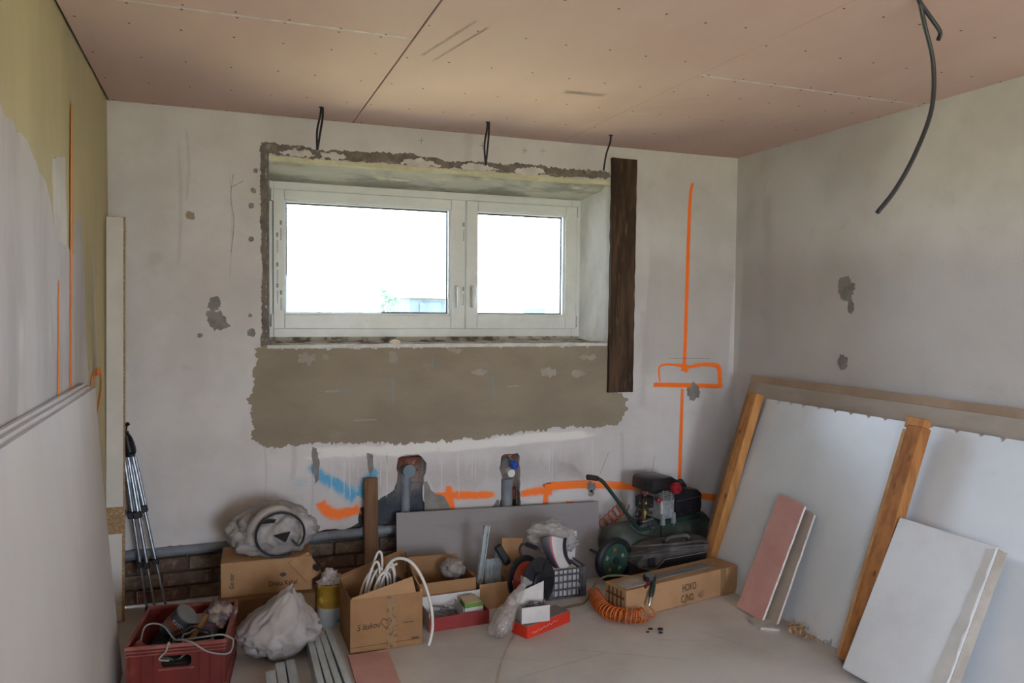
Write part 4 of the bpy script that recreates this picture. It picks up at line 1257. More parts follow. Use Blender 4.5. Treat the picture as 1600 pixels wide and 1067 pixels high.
one(blob(cw_pt(.09, .03, .20), .05, .05, .03, 15, 3, n1=.3, n2=.15), 'dusty_rag', M('purple_rag', '6b5562', .9, '45383f', 9), 'crumpled purplish rag lying in the red crate', 'rag', smooth=70)
one(blob(cw_pt(-.145, -.16, .21), .028, .04, .04, 16, 3, n1=.3, n2=.15), 'red_rag', M('red_rag', '7a4340', .9), 'crumpled red rag in the front corner of the red crate', 'rag', smooth=70)
one(MB().cbox((0, 0, 0), (.07, .035, .03), Matrix.Translation(cw_pt(.10, -.165, .215)) @ rotm(.1, .05, .1), bev=.003), 'sponge_block', M('sponge_tan', '8f8058', .9, bump=.5), 'small tan block at the front of the red crate', 'block')
one(MB().box(-.15, .15, -.19, .19, .007, .155, mC, bev=.02, seg=2), 'dark_tool_bag', M('dark_canvas', '2d2a29', .9, '3c3733', 12, bump=.6), 'dark canvas tool bag filling the bottom of the red crate', 'bag')

# ================================================================== METAL PROFILES ON THE FLOOR
m_zinc = M('galvanised_steel', 'bfc6c8', .38, 'a9b0b2', 22, stretch=(1, .15, 1), metal=.45, lo=.4, hi=.6, spec=.5)


def channel(p0, p1, w, h, up=(0, 0, 1), t=.0012, lip=.006):
    """C-channel from p0 to p1; its web faces up"""
    p0, p1 = Vector(p0), Vector(p1)
    L = (p1-p0).length
    a = (p1-p0).normalized()
    sx = a.cross(Vector(up)).normalized()
    fr = frame(p0, sx, a, sx.cross(a))
    m = MB()
    m.box(-w/2, w/2, 0, L, h-t, h, fr)
    m.box(-w/2, -w/2+t, 0, L, 0, h-t, fr)
    m.box(w/2-t, w/2, 0, L, 0, h-t, fr)
    if lip:
        m.box(-w/2+t, -w/2+lip, 0, L, 0, t, fr)
        m.box(w/2-lip, w/2-t, 0, L, 0, t, fr)
    return m


pos = ['leftmost', 'second', 'third', 'rightmost']
for k in range(4):
    x = .898+k*.029
    y0 = -.865+(.055 if k == 3 else 0)
    one(channel((x, y0, 0), (x-.015+.012*k, -2.3, 0), .026, .080+.008*(k == 3)), 'steel_profile', m_zinc,
        ['leftmost steel profile of the upper bundle beside the white bag', 'second steel profile of the upper bundle, counted from the white bag', 'third steel profile of the upper bundle, counted from the white bag', 'rightmost and longest steel profile of the upper bundle, nearest the heart box'][k], 'profile', 'steel profiles in the upper bundle')
for k in range(3):
    x = .715+k*.043
    y0 = (-1.10, -1.03, -1.02)[k]
    one(channel((x, y0, 0), (x-.012, -2.3, 0), (.040, .036, .036)[k], .052), 'steel_profile', m_zinc,
        ['short leftmost steel profile low on the floor in front of the white bag', 'middle steel profile of the low bundle in front of the white bag', 'low steel profile lying next to the upper bundle'][k], 'profile', 'steel profiles in the low bundle')
# pink sheet on the floor
one(MB().prism(ragged([(1.055, -.965), (1.235, -.985), (1.20, -1.8), (1.03, -1.8)], .002, .05, 2), .0005, .0125), 'floor_board', m_pinkb, 'pink plasterboard piece lying flat on the floor beside the profiles', 'plasterboard')

# ================================================================== MIDDLE GROUP
t = carton('cardboard_box', 'open cardboard box behind the red-edged tray, lined with clear film', .31, .25, .185, (1.60, -.535, 0), .02, m_card)
quad_sheet(MB(), (-.155, .125, .185), (.155, .125, .185), (.13, .135, .235), (-.14, .135, .245)).build('flap', m_card_in, t)
quad_sheet(MB(), (-.155, -.125, .185), (-.155, .12, .185), (-.175, .11, .23), (-.175, -.12, .225)).build('flap', m_card_in, t)
m_film = M('clear_film', 'b5aca6', .2, 'a39a94', 8, detail=5, transp=.45, transl=.2, spec=.6, bump=.6, bscale=30)
one(blob((1.68, -.50, .19), .06, .06, .05, 22, 4, n1=.3, n2=.12, ridge=.12), 'plastic_film', m_film, 'crumpled clear film bulging from the open cardboard box', 'film', smooth=70)

m_redtray = M('dull_red_card', '8a2f2c', .6, '7c2926', 9)
m_whitecard = M('white_card', 'c6c1bd', .7, 'b9b3af', 6)
t = thing('hardware_tray', 'low red tray with white inside, holding fittings, in front of the open box', 'tray', (1.62, -.745, 0), .03)
MB().box(-.155, .155, -.07, .07, 0, .003).build('bottom', m_whitecard, t)
MB().box(-.155, .155, -.072, -.069, 0, .068).build('front_wall', m_redtray, t)
MB().box(-.155, .155, .066, .069, 0, .125).build('back_wall', m_whitecard, t)
MB().box(-.155, -.152, -.069, .066, 0, .09).build('side_wall', m_whitecard, t)
MB().box(.152, .155, -.069, .066, 0, .068).build('side_wall', m_redtray, t)
MB().box(.02, .022, -.069, .066, 0, .095).build('divider', m_whitecard, t)
random.seed(17)
labs = ['flat steel bracket lying on the fittings in the red tray', 'bent steel strip leaning in the red tray', 'steel clamp bar lying across the red tray', 'small steel plate deep in the red tray', 'short steel bar at the side of the red tray', 'thin steel strap in the red tray']
for k in range(6):
    one(MB().cbox((0, 0, 0), (random.uniform(.05, .09), .012, .004), Matrix.Translation((1.575+random.uniform(-.05, .05), -.745+random.uniform(-.03, .03), .055+.008*k)) @ rotm(random.uniform(-.2, .2), random.uniform(-.4, .4), random.uniform(-1, 1)), bev=.001), 'steel_bracket', M('bracket_steel', '8b8a8a', .4, metal=.7), labs[k], 'bracket', 'fittings in the red tray')
one(MB().box(1.47, 1.63, -.80, -.69, .004, .05, bev=.01), 'fittings_pouch', M('grey_pouch', '77716c', .7, '8f8984', 30, bump=.8), 'grey pouch of small fittings lying in the red tray', 'pouch')
t = thing('small_green_box', 'small white and green box standing in the right end of the red tray', 'box', (1.705, -.745, .004), .08)
MB().box(-.05, .05, -.035, .035, 0, .075, bev=.001).build('box_body', m_whitecard, t)
MB().box(-.0505, .0505, -.0355, .0355, .075, .098, bev=.001).build('green_band', M('green_print', '6a8a3a', .6, '587630', 12), t)
quad_sheet(MB(), (-.05, -.035, .099), (.04, -.035, .099), (.03, .04, .112), (-.05, .035, .112), .002).build('lid', M('cream_card', 'b3a285', .8), t)

t = carton('cardboard_box', 'small open cardboard box holding upright steel profiles beside the cable reel', .21, .20, .135, (1.885, -.535, 0), .03, m_card2)
one(channel((1.808, -.53, .006), (1.893, -.44, .385), .034, .018, up=(-.3, 1, -.3)), 'steel_offcut', m_zinc, 'tallest steel profile offcut standing in the small cardboard box', 'profile', 'profile offcuts in the small box')
for k, (a, b_, lab) in enumerate((((1.855, -.56, .006), (1.885, -.49, .215), 'shiny steel offcut at the front of the small box'), ((1.885, -.53, .006), (1.925, -.46, .205), 'steel offcut in the middle of the small box'), ((1.915, -.54, .006), (1.955, -.47, .21), 'steel offcut next to the cable reel in the small box'), ((1.89, -.50, .006), (1.96, -.45, .235), 'steel offcut at the back of the small box'))):
    one(channel(a, b_, .030, .016, up=(-.3, 1, -.3)), 'steel_offcut', m_zinc, lab, 'profile', 'profile offcuts in the small box')

# cable reel
t = thing('cable_reel', 'black cable reel wound with red cable, standing on its rim', 'reel', (2.065, -.635, 0))
ax = Vector((.42, -.90, .10)).normalized()
cF, cB = Vector((2.095, -.685, .128)), Vector((2.050, -.588, .122))
fr = frame(cB, ax.cross(Vector((0, 0, 1))), ax.cross(ax.cross(Vector((0, 0, 1)))), ax)
D = (cF-cB).length
flange = [(.0, -.004), (.06, -.004), (.118, -.006), (.124, -.002), (.124, .003), (.118, .006), (.06, .004), (.0, .004)]
fm = lambda z: fr @ Matrix.Translation((0, 0, z))
MB().lathe([(max(r, .0005), z) for r, z in flange], 40, fm(0)).build('flange', m_black, t, True, smooth=40)
f2 = MB().lathe([(max(r, .0005), z) for r, z in flange], 40, fm(D)).build('flange', M('scuffed_black', '1e1d20', .5, '2a292b', 14, spec=.4), t, True, smooth=40)
MB().lathe([(.05, 0), (.05, .012), (.044, .016), (.012, .016), (.012, .02), (.0005, .02)], 30, fm(D+.004)).build('hub_plate', m_black, f2, True, smooth=40)
for k in range(6):
    MB().box(.05, .112, -.002, .002, .004, .008, fm(D) @ Matrix.Rotation(k*PI/3, 4, 'Z')).build('flange_rib', m_black, f2, True)
MB().lathe([(.010, .0), (.012, .006), (.0005, .007)], 12, fm(D+.004) @ Matrix.Translation((.075, .04, 0))).build('reel_logo', M('red_plastic', '8d2226', .5), f2, True)
m_redcable = M('red_cable', 'a5402e', .5, '933526', 10)
prof = [(.05, .006)]
nr = 9
for k in range(nr):
    z = .008+k*(D-.016)/nr
    st = (D-.016)/nr
    prof += [(.088, z+.001), (.094, z+st*.5), (.088, z+st-.001)]
prof += [(.05, D-.006)]
MB().lathe(prof, 40, fm(0)).build('wound_cable', m_redcable, t, True, smooth=60)
hp = [cB+Vector((0, .012, .10)), Vector((2.030, -.575, .27)), Vector((2.036, -.585, .305)), Vector((2.055, -.605, .312)), Vector((2.105, -.66, .298)), Vector((2.11, -.675, .285))]
MB().tube(spline(hp, 5), .007, 10).build('carry_frame', M('frame_steel', '4c4e52', .4, metal=.6), t, True, smooth=50)
MB().cyl((2.055, -.605, .312), (2.10, -.655, .30), .012, 12).build('grip', m_black, t, True, smooth=50)

# grey lattice crate with cartons
m_gcrate = M('grey_lattice_plastic', '4f4e52', .55, '454448', 10)
GC = thing('lattice_crate', 'dark grey lattice crate holding white cartons, behind the cable reel', 'crate', (2.29, -.53, 0), .0)
gx, gy, gh = .11, .10, .168
for sx in (-1, 1):
    for sy in (-1, 1):
        MB().cbox((sx*(gx-.01), sy*(gy-.01), gh/2), (.024, .024, gh), bev=.003).build('corner_post', m_gcrate, GC)
for z in (.006, .05, .09, .13, .160):
    for sy in (-1, 1):
        MB().cbox((0, sy*gy, z), (2*gx, .006, .007)).build('bar', m_gcrate, GC)
    for sx in (-1, 1):
        MB().cbox((sx*gx, 0, z), (.006, 2*gy, .007)).build('bar', m_gcrate, GC)
for k in range(7):
    x = -gx+.03+k*(2*gx-.06)/6
    MB().cbox((x, -gy, .082), (.006, .005, .156)).build('upright_bar', m_gcrate, GC)
    MB().cbox((x, gy, .082), (.006, .005, .156)).build('upright_bar', m_gcrate, GC)
MB().cbox((0, 0, .003), (2*gx, 2*gy, .004)).build('bottom', m_gcrate, GC)
for k, lab in enumerate(('white carton in the lattice crate nearest the reel', 'white carton in the middle of the lattice crate', 'white carton at the outer end of the lattice crate')):
    one(MB().box(2.195+k*.057, 2.25+k*.057, -.61, -.46, .007, .150+.012*(k == 0), bev=.001), 'white_carton', m_whitecard, lab, 'carton', 'cartons in the lattice crate')
one(MB().box(-.03, .03, -.004, .004, 0, .16, Matrix.Translation((2.385, -.46, .152)) @ rotm(-.15, .25, .35), bev=.001), 'white_card_panel', m_whitecard, 'bent white card sticking out of the lattice crate', 'card')
t = thing('printed_bag', 'navy, white and red printed bag slumped over the lattice crate', 'bag', (2.22, -.56, .17))


def pb(u, v):
    a = (u-.5)*1.0
    return (2.155+.045*u+.07*v*v+.05*(1-v)*u, -.555-.035*math.cos(a*2.2)-.02*v, .325-.165*v+.012*math.sin(u*5+v*3))


for (u0, u1, mt, nm) in ((0, .28, M('navy_print', '2d2633', .4, spec=.5), 'navy_stripe'), (.28, .36, M('red_print', '96262b', .4, spec=.5), 'red_stripe'), (.36, .82, M('white_print', 'bdb8b6', .4, spec=.5), 'white_stripe'), (.82, 1.0, M('navy_print', '2d2633', .4), 'navy_stripe')):
    s = MB().grid(lambda u, v, u0=u0, u1=u1: Vector(pb(u0+(u1-u0)*u, v))*1.0 + Vector((.06*(u0+(u1-u0)*u), 0, 0)), 5, 12)
    r = bmesh.ops.extrude_face_region(s.bm, geom=list(s.bm.faces))
    for v in [g for g in r['geom'] if isinstance(g, bmesh.types.BMVert)]:
        v.co.y += .012
    s.build(nm, mt, t, True, smooth=60)
m_clear = M('clear_plastic_bag', 'cdc7c3', .15, 'b3adaa', 6, detail=5, transp=.5, transl=.15, spec=.7, bump=.8, bscale=28)
one(blob((2.275, -.44, .285), .125, .07, .085, 31, 5, n1=.25, n2=.05, ridge=.11, skew=(-.04, 0)), 'clear_bag', m_clear, 'puffed clear plastic bag lying on top of the lattice crate', 'bag', smooth=70)
one(MB().box(-.065, .065, -.003, .003, 0, .20, Matrix.Translation((2.03, -.46, .10)) @ rotm(-.25, .12, .1), bev=.001), 'cardboard_piece', m_card2, 'bent piece of cardboard standing behind the cable reel', 'cardboard')
one(MB().box(-.02, .02, -.015, .015, 0, .12, Matrix.Translation((1.985, -.515, .185)) @ rotm(-.2, -.5, .2), bev=.006), 'black_tool_grip', m_black, 'black tool grip sticking up behind the cable reel', 'grip')

# bag of screws, small white box, flat red box
pr = [(1.762, -1.015, .012), (1.765, -1.0, .035), (1.785, -.985, .07), (1.82, -.965, .115), (1.862, -.945, .16), (1.898, -.93, .198), (1.915, -.922, .215), (1.935, -.915, .24)]
sb = MB().tube(spline(pr, 4), [.012, .024, .036, .046, .052, .055, .056, .056, .054, .052, .049, .046, .043, .039, .036, .033, .030, .027, .025, .022, .020, .019, .018, .018, .019, .022, .026, .030, .034][:29], 20)
for v in sb.bm.verts:
    p = v.co.copy()
    v.co += Vector((noise.noise(p*30), noise.noise(p*30+Vector((5, 0, 0))), noise.noise(p*30+Vector((0, 5, 0)))))*.010+Vector((noise.noise(p*75), noise.noise(p*75+Vector((5, 0, 0))), noise.noise(p*75+Vector((0, 5, 0)))))*.006
    v.co.z = max(v.co.z, .001)
t = thing('screw_bag', 'clear twisted plastic bag of brown screws leaning beside the white box', 'bag', (1.80, -.97, 0))
sb.build('bag_film', M('screw_bag_film', 'cfc5be', .12, 'b5aaa3', 12, transp=.62, spec=.7, bump=.7, bscale=40), t, True, smooth=70)
sb2 = blob((1.795, -.978, .072), .040, .034, .066, 44, 4, n1=.2, n2=.12, f2=9, skew=(.03, .016))
sb2.build('screws', M('brown_screws', '93806f', .6, '6a574b', 70, detail=2, lo=.45, hi=.55, metal=.3, bump=1.0, bscale=120), t, True)
bpy.data.objects[t.children[-1].name]['kind'] = 'stuff'

m_orange_red = M('bright_red_card', 'c8341d', .5, 'bb2f1a', 8, spec=.4)
t = thing('red_box', 'flat bright red cardboard box lying under the small white box', 'box', (2.005, -.942, 0), .41)
MB().box(-.153, .153, -.053, .053, 0, .058, bev=.001).build('box_body', m_orange_red, t)
MB().box(-.150, .150, -.050, .050, .058, .0595).build('dusty_top', M('grey_card_top', '7f7672', .8), t)
MB().tube([(-.12+.012*k, -.0535, .02+.006*math.sin(k*2.1)+.001*k) for k in range(16)], .0009, 5).build('script_print', M('white_script', 'd8cfca', .6), t)
t = thing('small_white_box', 'small open white box with raised lid, sitting on the red box', 'box', (1.945, -.972, .060), -.03)
MB().box(-.072, .072, -.045, -.042, 0, .078).build('front_wall', m_whitecard, t)
MB().box(-.072, .072, .042, .045, 0, .078).build('back_wall', m_whitecard, t)
MB().box(-.072, -.069, -.042, .042, 0, .078).build('side_wall', m_whitecard, t)
MB().box(.069, .072, -.042, .042, 0, .078).build('side_wall', m_whitecard, t)
MB().box(-.072, .072, -.045, .045, 0, .002).build('bottom', m_whitecard, t)
quad_sheet(MB(), (-.072, .045, .078), (.072, .045, .078), (.085, .075, .155), (-.055, .06, .115), .002).build('lid', m_whitecard, t)
q = blob((1.96, -.968, .105), .05, .032, .035, 51, 4, n1=.3, n2=.3, f2=9)
one(q, 'screw_heap', M('dark_screws', '4b4a4c', .5, '77757a', 70, detail=2, metal=.5, bump=1, bscale=100), 'heap of dark screws in the small white box', 'screws')['kind'] = 'stuff'


# ================================================================== AIR COMPRESSOR
m_tank = M('dark_green_tank', '39433d', .55, '303a34', 6, col3='6f746d', scale3=5, lo3=.42, hi3=.72, fac3=.7, spec=.4)
m_green = M('green_steel', '20382f', .4, '1a2e27', 8, spec=.5)
m_castalu = M('cast_aluminium', 'a9abac', .5, '929495', 25, metal=.4, bump=.3)
m_shroud = M('black_shroud', '18171a', .35, '222125', 6, spec=.5)
m_redp = M('red_filter', '9a1f28', .4, '86181f', 8, spec=.5)
m_brass = M('brass_fitting', '8a7447', .4, metal=.8)
m_chrome = M('chrome_fitting', 'a6a8ab', .25, metal=.9)
AC = thing('air_compressor', 'dark green air compressor with black motor, wheels and push handle in the corner', 'compressor', (3.075, -.235, 0), .21)
TX = Matrix.Rotation(PI/2, 4, 'Y')
TZ, TR = .150, .130
prof = [(.004, -.42), (.05, -.415), (.09, -.395), (.118, -.365), (TR, -.32), (TR, .34), (.118, .385), (.09, .415), (.05, .435), (.004, .44)]
tk = MB().lathe(prof, 40, Matrix.Translation((0, 0, TZ)) @ TX).build('tank', m_tank, AC, smooth=50)
for x in (-.325, .345):
    MB().lathe([(TR+.0015, x-.004), (TR+.0025, x), (TR+.0015, x+.004)], 40, Matrix.Translation((0, 0, TZ)) @ TX, cap=False).build('weld_seam', m_tank, tk, smooth=50)
MB().box(-.02, .30, -.085, .085, TZ+TR-.03, TZ+TR+.004, bev=.006).build('mounting_plate', m_green, AC)
for (x, y) in ((-.470, -.155),):
    wh = thing('wheel', None, None, (x, y, .130))
    wh.scale = (1.1, 1.0, 1.1)
    wh.parent = AC
    AX = Matrix.Rotation(PI/2, 4, 'X')
    MB().lathe([(.088, -.022), (.108, -.022), (.118, -.012), (.118, .012), (.108, .022), (.088, .022), (.088, -.022)], 36, AX, cap=False).build('tyre', m_black, wh, smooth=50)
    MB().lathe([(.088, -.016), (.080, -.012), (.050, -.004), (.030, -.012), (.018, -.020), (.018, .018), (.05, .008), (.088, .016)], 30, AX, cap=False).build('rim', M('rim_green', '2f5244', .45, '28463a', 8, spec=.5), wh, smooth=40)
    for k in range(5):
        a = k*2*PI/5+.3
        MB().lathe([(.012, -.0095), (.012, -.005)], 12, Matrix.Translation((.058*math.cos(a), -.016, .058*math.sin(a))) @ AX).build('rim_hole', M('rusty_orange', '8a5a2a', .7) if k % 2 else M('pale_hole', '8d8f88', .6), wh)
    MB().lathe([(.012, -.030), (.014, -.024), (.014, -.018)], 14, AX @ Matrix.Rotation(PI, 4, 'X')).build('hub_nut', m_chrome, wh, smooth=40)
MB().cyl((-.470, -.17, .130), (-.470, .06, .130), .009, 12).build('axle', m_green, AC, smooth=50)
for y in (-.09, .09):
    MB().prism([(-.475, .13), (-.40, .14), (-.25, .12), (-.27, .05), (-.40, .09), (-.475, .10)], y-.003, y+.003, XZ).build('axle_bracket', m_green, AC)
for y in (-.10, .10):
    MB().prism([(.24, .0), (.30, .0), (.32, .10), (.22, .10)], y-.004, y+.004, XZ).build('foot', m_green, AC)
# push handle
hp = [(2.965, -.345, .252), (2.935, -.355, .248), (2.895, -.36, .25), (2.862, -.36, .275), (2.80, -.36, .35), (2.72, -.36, .455), (2.655, -.36, .535), (2.625, -.36, .565), (2.590, -.36, .582), (2.545, -.36, .590)]
MB().tube(spline(hp, 5), .0115, 12).build('push_handle', m_green, AC, True, smooth=50)
MB().tube([(2.60, -.36, .579), (2.56, -.36, .588), (2.532, -.36, .592), (2.528, -.36, .592)], [.015, .016, .016, .010], 14).build('handle_grip', M('brown_grip', '3d302d', .8, '2e2422', 30), AC, True, smooth=50)
MB().cyl((2.975, -.37, .252), (2.975, -.32, .256), .014, 12).build('handle_bolt', m_chrome, AC, True, smooth=50)
# pump and motor, built in the compressor's own frame: x along the tank
pz = TZ+TR+.004
MB().box(-.045, .068, -.092, .05, pz, pz+.12, bev=.010, seg=2).build('crankcase', m_castalu, AC)
for sx in (-.035, .055):
    MB().prism([(sx-.014, pz-.03), (sx+.014, pz-.03), (sx+.010, pz+.04), (sx-.010, pz+.04)], -.104, -.088, XZ).build('pump_foot', m_castalu, AC)
    MB().cyl((sx, -.098, pz-.045), (sx, -.098, pz-.02), .006, 8).build('foot_bolt', m_chrome, AC)
for k in range(6):
    MB().box(-.055, .070, -.088, .052, pz+.112+.012*k, pz+.117+.012*k, bev=.001).build('cooling_fin', m_castalu, AC)
MB().box(-.042, .058, -.045, .042, pz+.11, pz+.185, bev=.004).build('cylinder', M('dark_alu', '4a4b4d', .5, metal=.5), AC)
for sx in (-.03, .04):
    MB().cyl((sx, -.090, pz+.09), (sx, -.090, pz+.19), .004, 8).build('stud_bolt', m_chrome, AC)
for k in range(4):
    MB().box(-.035+.022*k, -.025+.022*k, -.0955, -.091, pz+.03, pz+.095, bev=.002).build('case_rib', m_castalu, AC)
sh = MB().prism([(-.125, pz+.185), (-.12, pz+.250), (-.105, pz+.262), (.04, pz+.262), (.09, pz+.235), (.135, pz+.185), (.20, pz+.165), (.27, pz+.155), (.30, pz+.13), (.305, pz+.05), (.295, pz+.012), (.19, pz+.0), (.085, pz+.0), (.075, pz+.10), (.072, pz+.165), (-.02, pz+.178), (-.085, pz+.165)], -.095, .095, XZ)
bmesh.ops.recalc_face_normals(sh.bm, faces=sh.bm.faces)
es = [e for e in sh.bm.edges if len(e.link_faces) == 2 and e.calc_face_angle(0) > .9 and abs((e.verts[0].co-e.verts[1].co).y) < .01]
bmesh.ops.bevel(sh.bm, geom=es, offset=.012, segments=2, affect='EDGES', profile=.5)
sd = sh.build('shroud', m_shroud, AC, smooth=40)
MB().cyl((.20, -.02, pz+.165), (.215, .02, pz+.185), .03, 16).build('shroud_vent', m_shroud, sd, smooth=50)
MB().tube([(.085, -.098, pz+.105), (.30, -.099, pz+.112)], .003, 6).build('shroud_seam', M('shroud_edge', '3a393d', .5), sd)
for (x, z) in ((.12, .02), (.20, .035), (.27, .025)):
    MB().lathe([(.004, .0), (.003, .004)], 8, FRONT(-.0955, x, pz+z)).build('shroud_screw', m_chrome, sd)
MB().lathe([(.034, .0), (.036, .006), (.036, .028), (.031, .036), (.010, .038)], 24, FRONT(-.095, .055, pz+.192)).build('air_filter', m_redp, AC, smooth=40)
MB().lathe([(.007, 0), (.006, .006)], 10, FRONT(-.133, .055, pz+.192)).build('filter_screw', m_chrome, AC)
MB().lathe([(.016, 0), (.016, .012), (.010, .016)], 14, FRONT(-.075, -.055, pz+.125)).build('oil_cap', m_redp, AC, smooth=40)
# pressure switch group
MB().box(-.185, -.100, -.085, -.01, pz+.085, pz+.155, bev=.006, seg=2).build('pressure_switch', m_shroud, AC)
MB().prism([(-.012, -.010), (.012, -.010), (0, .012)], 0, .0008, frame((-.1855, -.05, pz+.123), (0, -1, 0), (0, 0, 1), (-1, 0, 0))).build('warning_label', M('warning_yellow', 'c9a82a', .5), AC)
MB().prism([(-.009, -.008), (.009, -.008), (0, .010)], 0, .0008, FRONT(-.0855, -.165, pz+.123)).build('warning_label', _mats['warning_yellow'], AC)
MB().cyl((-.14, -.045, pz+.155), (-.14, -.045, pz+.166), .012, 12).build('switch_knob', m_redp, AC, smooth=50)
MB().lathe([(.004, 0), (.004, .003)], 8, FRONT(-.0855, -.125, pz+.105)).build('switch_screw', m_chrome, AC)
MB().cyl((-.14, -.045, pz-.01), (-.14, -.045, pz+.085), .011, 12).cyl((-.14, -.045, pz+.045), (-.14, -.045, pz+.07), .028, 14).build('manifold', m_brass, AC, smooth=40)
MB().cyl((-.21, -.045, pz+.045), (-.08, -.045, pz+.045), .009, 12).build('cross_pipe', m_brass, AC, smooth=40)
MB().lathe([(.020, 0), (.022, .004), (.022, .014), (.019, .016)], 18, FRONT(-.055, -.205, pz+.055)).build('pressure_gauge', m_shroud, AC, smooth=40)
MB().cyl((-.20, -.075, pz+.005), (-.10, -.075, pz+.012), .012, 14).build('outlet_valve', m_chrome, AC, smooth=40)
MB().cyl((-.215, -.075, pz+.004), (-.195, -.075, pz+.005), .017, 14).build('valve_knob', m_shroud, AC, smooth=40)
MB().tube(spline([(-.05, -.02, pz+.17), (-.09, -.01, pz+.16), (-.10, .0, pz+.05), (-.12, .0, pz-.005)]), .006, 8).build('delivery_tube', M('copper_tube', '9a5a36', .4, metal=.8), AC, smooth=50)
MB().tube(spline([(-.11, -.03, pz+.235), (-.17, -.05, pz+.19), (-.21, -.07, pz+.12), (-.26, -.08, pz+.04), (-.28, -.09, pz+.0), (-.24, -.11, pz-.05), (-.16, -.13, pz-.07)]), .004, 7).build('power_cord', m_cable, AC, smooth=50)
MB().tube(spline([(.05, -.065, pz+.12), (.02, -.075, pz+.06), (-.03, -.09, pz-.01), (-.07, -.12, pz-.06), (-.09, -.15, pz-.12)]), .004, 7).build('power_cord', m_cable, AC, smooth=50)
# thin red-orange coil behind the handle
m_coil = M('orange_hose', 'c4601c', .4, 'b5541a', 8, spec=.45)
hx = []
for k in range(5*18+1):
    u = k/(5*18)
    a = u*5*2*PI
    c = Vector((2.735, -.17, .235)).lerp(Vector((2.90, -.14, .345)), u)
    hx.append(c+Vector((.036*math.cos(a), .010*math.sin(a), .036*math.sin(a))))
one(MB().tube(hx, .0036, 6), 'red_coil_hose', M('red_orange_hose', 'a84a26', .45), 'thin red-orange spiral hose hanging behind the compressor handle', 'hose', smooth=60)

# ================================================================== TOOL CASE
m_case = M('black_case_plastic', '242226', .6, '1c1a1e', 8, col3='4a4644', scale3=6, lo3=.45, hi3=.75, fac3=.6, spec=.35)
m_case_dust = M('dusty_case_plastic', '5a5451', .8, '45403d', 7, col3='78716c', scale3=10, lo3=.5, hi3=.75, fac3=.6)
TCs = thing('tool_case', 'dusty black plastic tool case lying before the compressor', 'case', (3.045, -.530, 0), .05)
lowp = [(-.30, .0), (-.305, .11), (-.225, .085), (-.19, .088), (-.13, .135), (.16, .145), (.225, .115), (.30, .105), (.30, 0)]
upp = [(-.305, .114), (-.225, .089), (-.19, .092), (-.13, .139), (.16, .149), (.225, .119), (.30, .109), (.295, .145), (.25, .19), (.20, .205), (.10, .213), (-.10, .213), (-.18, .205), (-.255, .185), (-.298, .15)]
a_ = MB().prism(lowp, -.06, .10, XZ)
a_.build('case_body', m_case, TCs)
a_ = MB().prism(upp, -.050, .10, XZ)
bmesh.ops.recalc_face_normals(a_.bm, faces=a_.bm.faces)
es = [e for e in a_.bm.edges if abs(e.verts[0].co.y-e.verts[1].co.y) < .001 and min(v.co.z for v in e.verts) > .14 and e.verts[0].co.y < 0]
bmesh.ops.bevel(a_.bm, geom=es, offset=.016, segments=2, affect='EDGES', profile=.5)
a_.build('case_lid', m_case_dust, TCs, smooth=30)
MB().tube([(p[0], -.061, p[1]+.002) for p in lowp[1:-1]], .0022, 6).build('seam_trim', M('grey_seam', '8a8684', .6), TCs)
for x in (-.09, .075):
    MB().cbox((x, -.01, .218), (.035, .03, .022), bev=.004).build('handle_mount', m_case, TCs)
MB().tube(spline([(-.09, -.01, .222), (-.075, -.01, .242), (-.04, -.01, .247), (.03, -.01, .247), (.06, -.01, .242), (.075, -.01, .222)], 4), .011, 10).build('carry_handle', m_case_dust, TCs, smooth=50)
MB().box(-.235, -.165, -.035, .03, .196, .210, rotm(0, -.12, 0), bev=.004).build('latch', m_case, TCs)
for x in (-.22, .20):
    MB().cbox((x, -.062, .13), (.045, .014, .05), bev=.004).build('latch', m_case, TCs)

# ================================================================== LONG CARTON, PAPERS, AIR GUN, COIL HOSE
LC = carton('long_carton', 'long brown carton printed HOKO C/NO. lying in front of the tool case', .80, .17, .148, (2.815, -.850, 0), .191, m_card2, closed=True)
m_stencil = M('stencil_ink', '2a2321', .8)
text('HOKO', .056, m_stencil, LC, FRONT(-.0856, .035, .094), .60, name='lettering')
text('C', .056, m_stencil, LC, FRONT(-.0856, -.012, .036), .56, name='lettering')
text('NO.', .056, m_stencil, LC, FRONT(-.0856, .046, .036), .56, name='lettering')
MB().prism([(.003, .012), (.007, .012), (.017, .060), (.013, .060)], -.0860, -.0852, XZ).build('lettering', m_stencil, LC)
text('465', .046, M('pencil_ink', '6b5440', .8), LC, FRONT(-.0856, .118, .038), .62, name='handwriting', shear=.3)
MB().box(.27, .31, -.0856, -.085, .0, .148).build('tape_strip', m_tape, LC)
MB().box(.27, .31, -.0856, .0856, .1521, .1526).build('tape_strip', m_tape, LC)
for (z0_, z1_) in ((.10, .112), (.04, .05)):
    MB().box(-.4008, -.400, -.07, .07, z0_, z1_).build('printed_grid', M('grid_print', '5f4228', .8), LC)
for y in (-.05, -.02, .015, .045):
    MB().box(-.4008, -.400, y, y+.012, .01, .14).build('printed_grid', _mats['grid_print'], LC)
mL = mloc(LC)
for k in range(3):
    one(MB().box(-.385+.012*k, -.255+.008*k, -.068+.006*k, .03+.004*k, .1535+.003*k, .156+.003*k, mL @ Matrix.Rotation(.03*k, 4, 'Z'), bev=.0004), 'paper_sheet', M('dusty_paper', 'a69d95', .85, '948a82', 10),
        ('bottom sheet of the dusty paper stack on the long carton', 'middle sheet of the dusty paper stack on the long carton', 'top sheet of the dusty paper stack on the long carton')[k], 'paper', 'papers on the long carton')
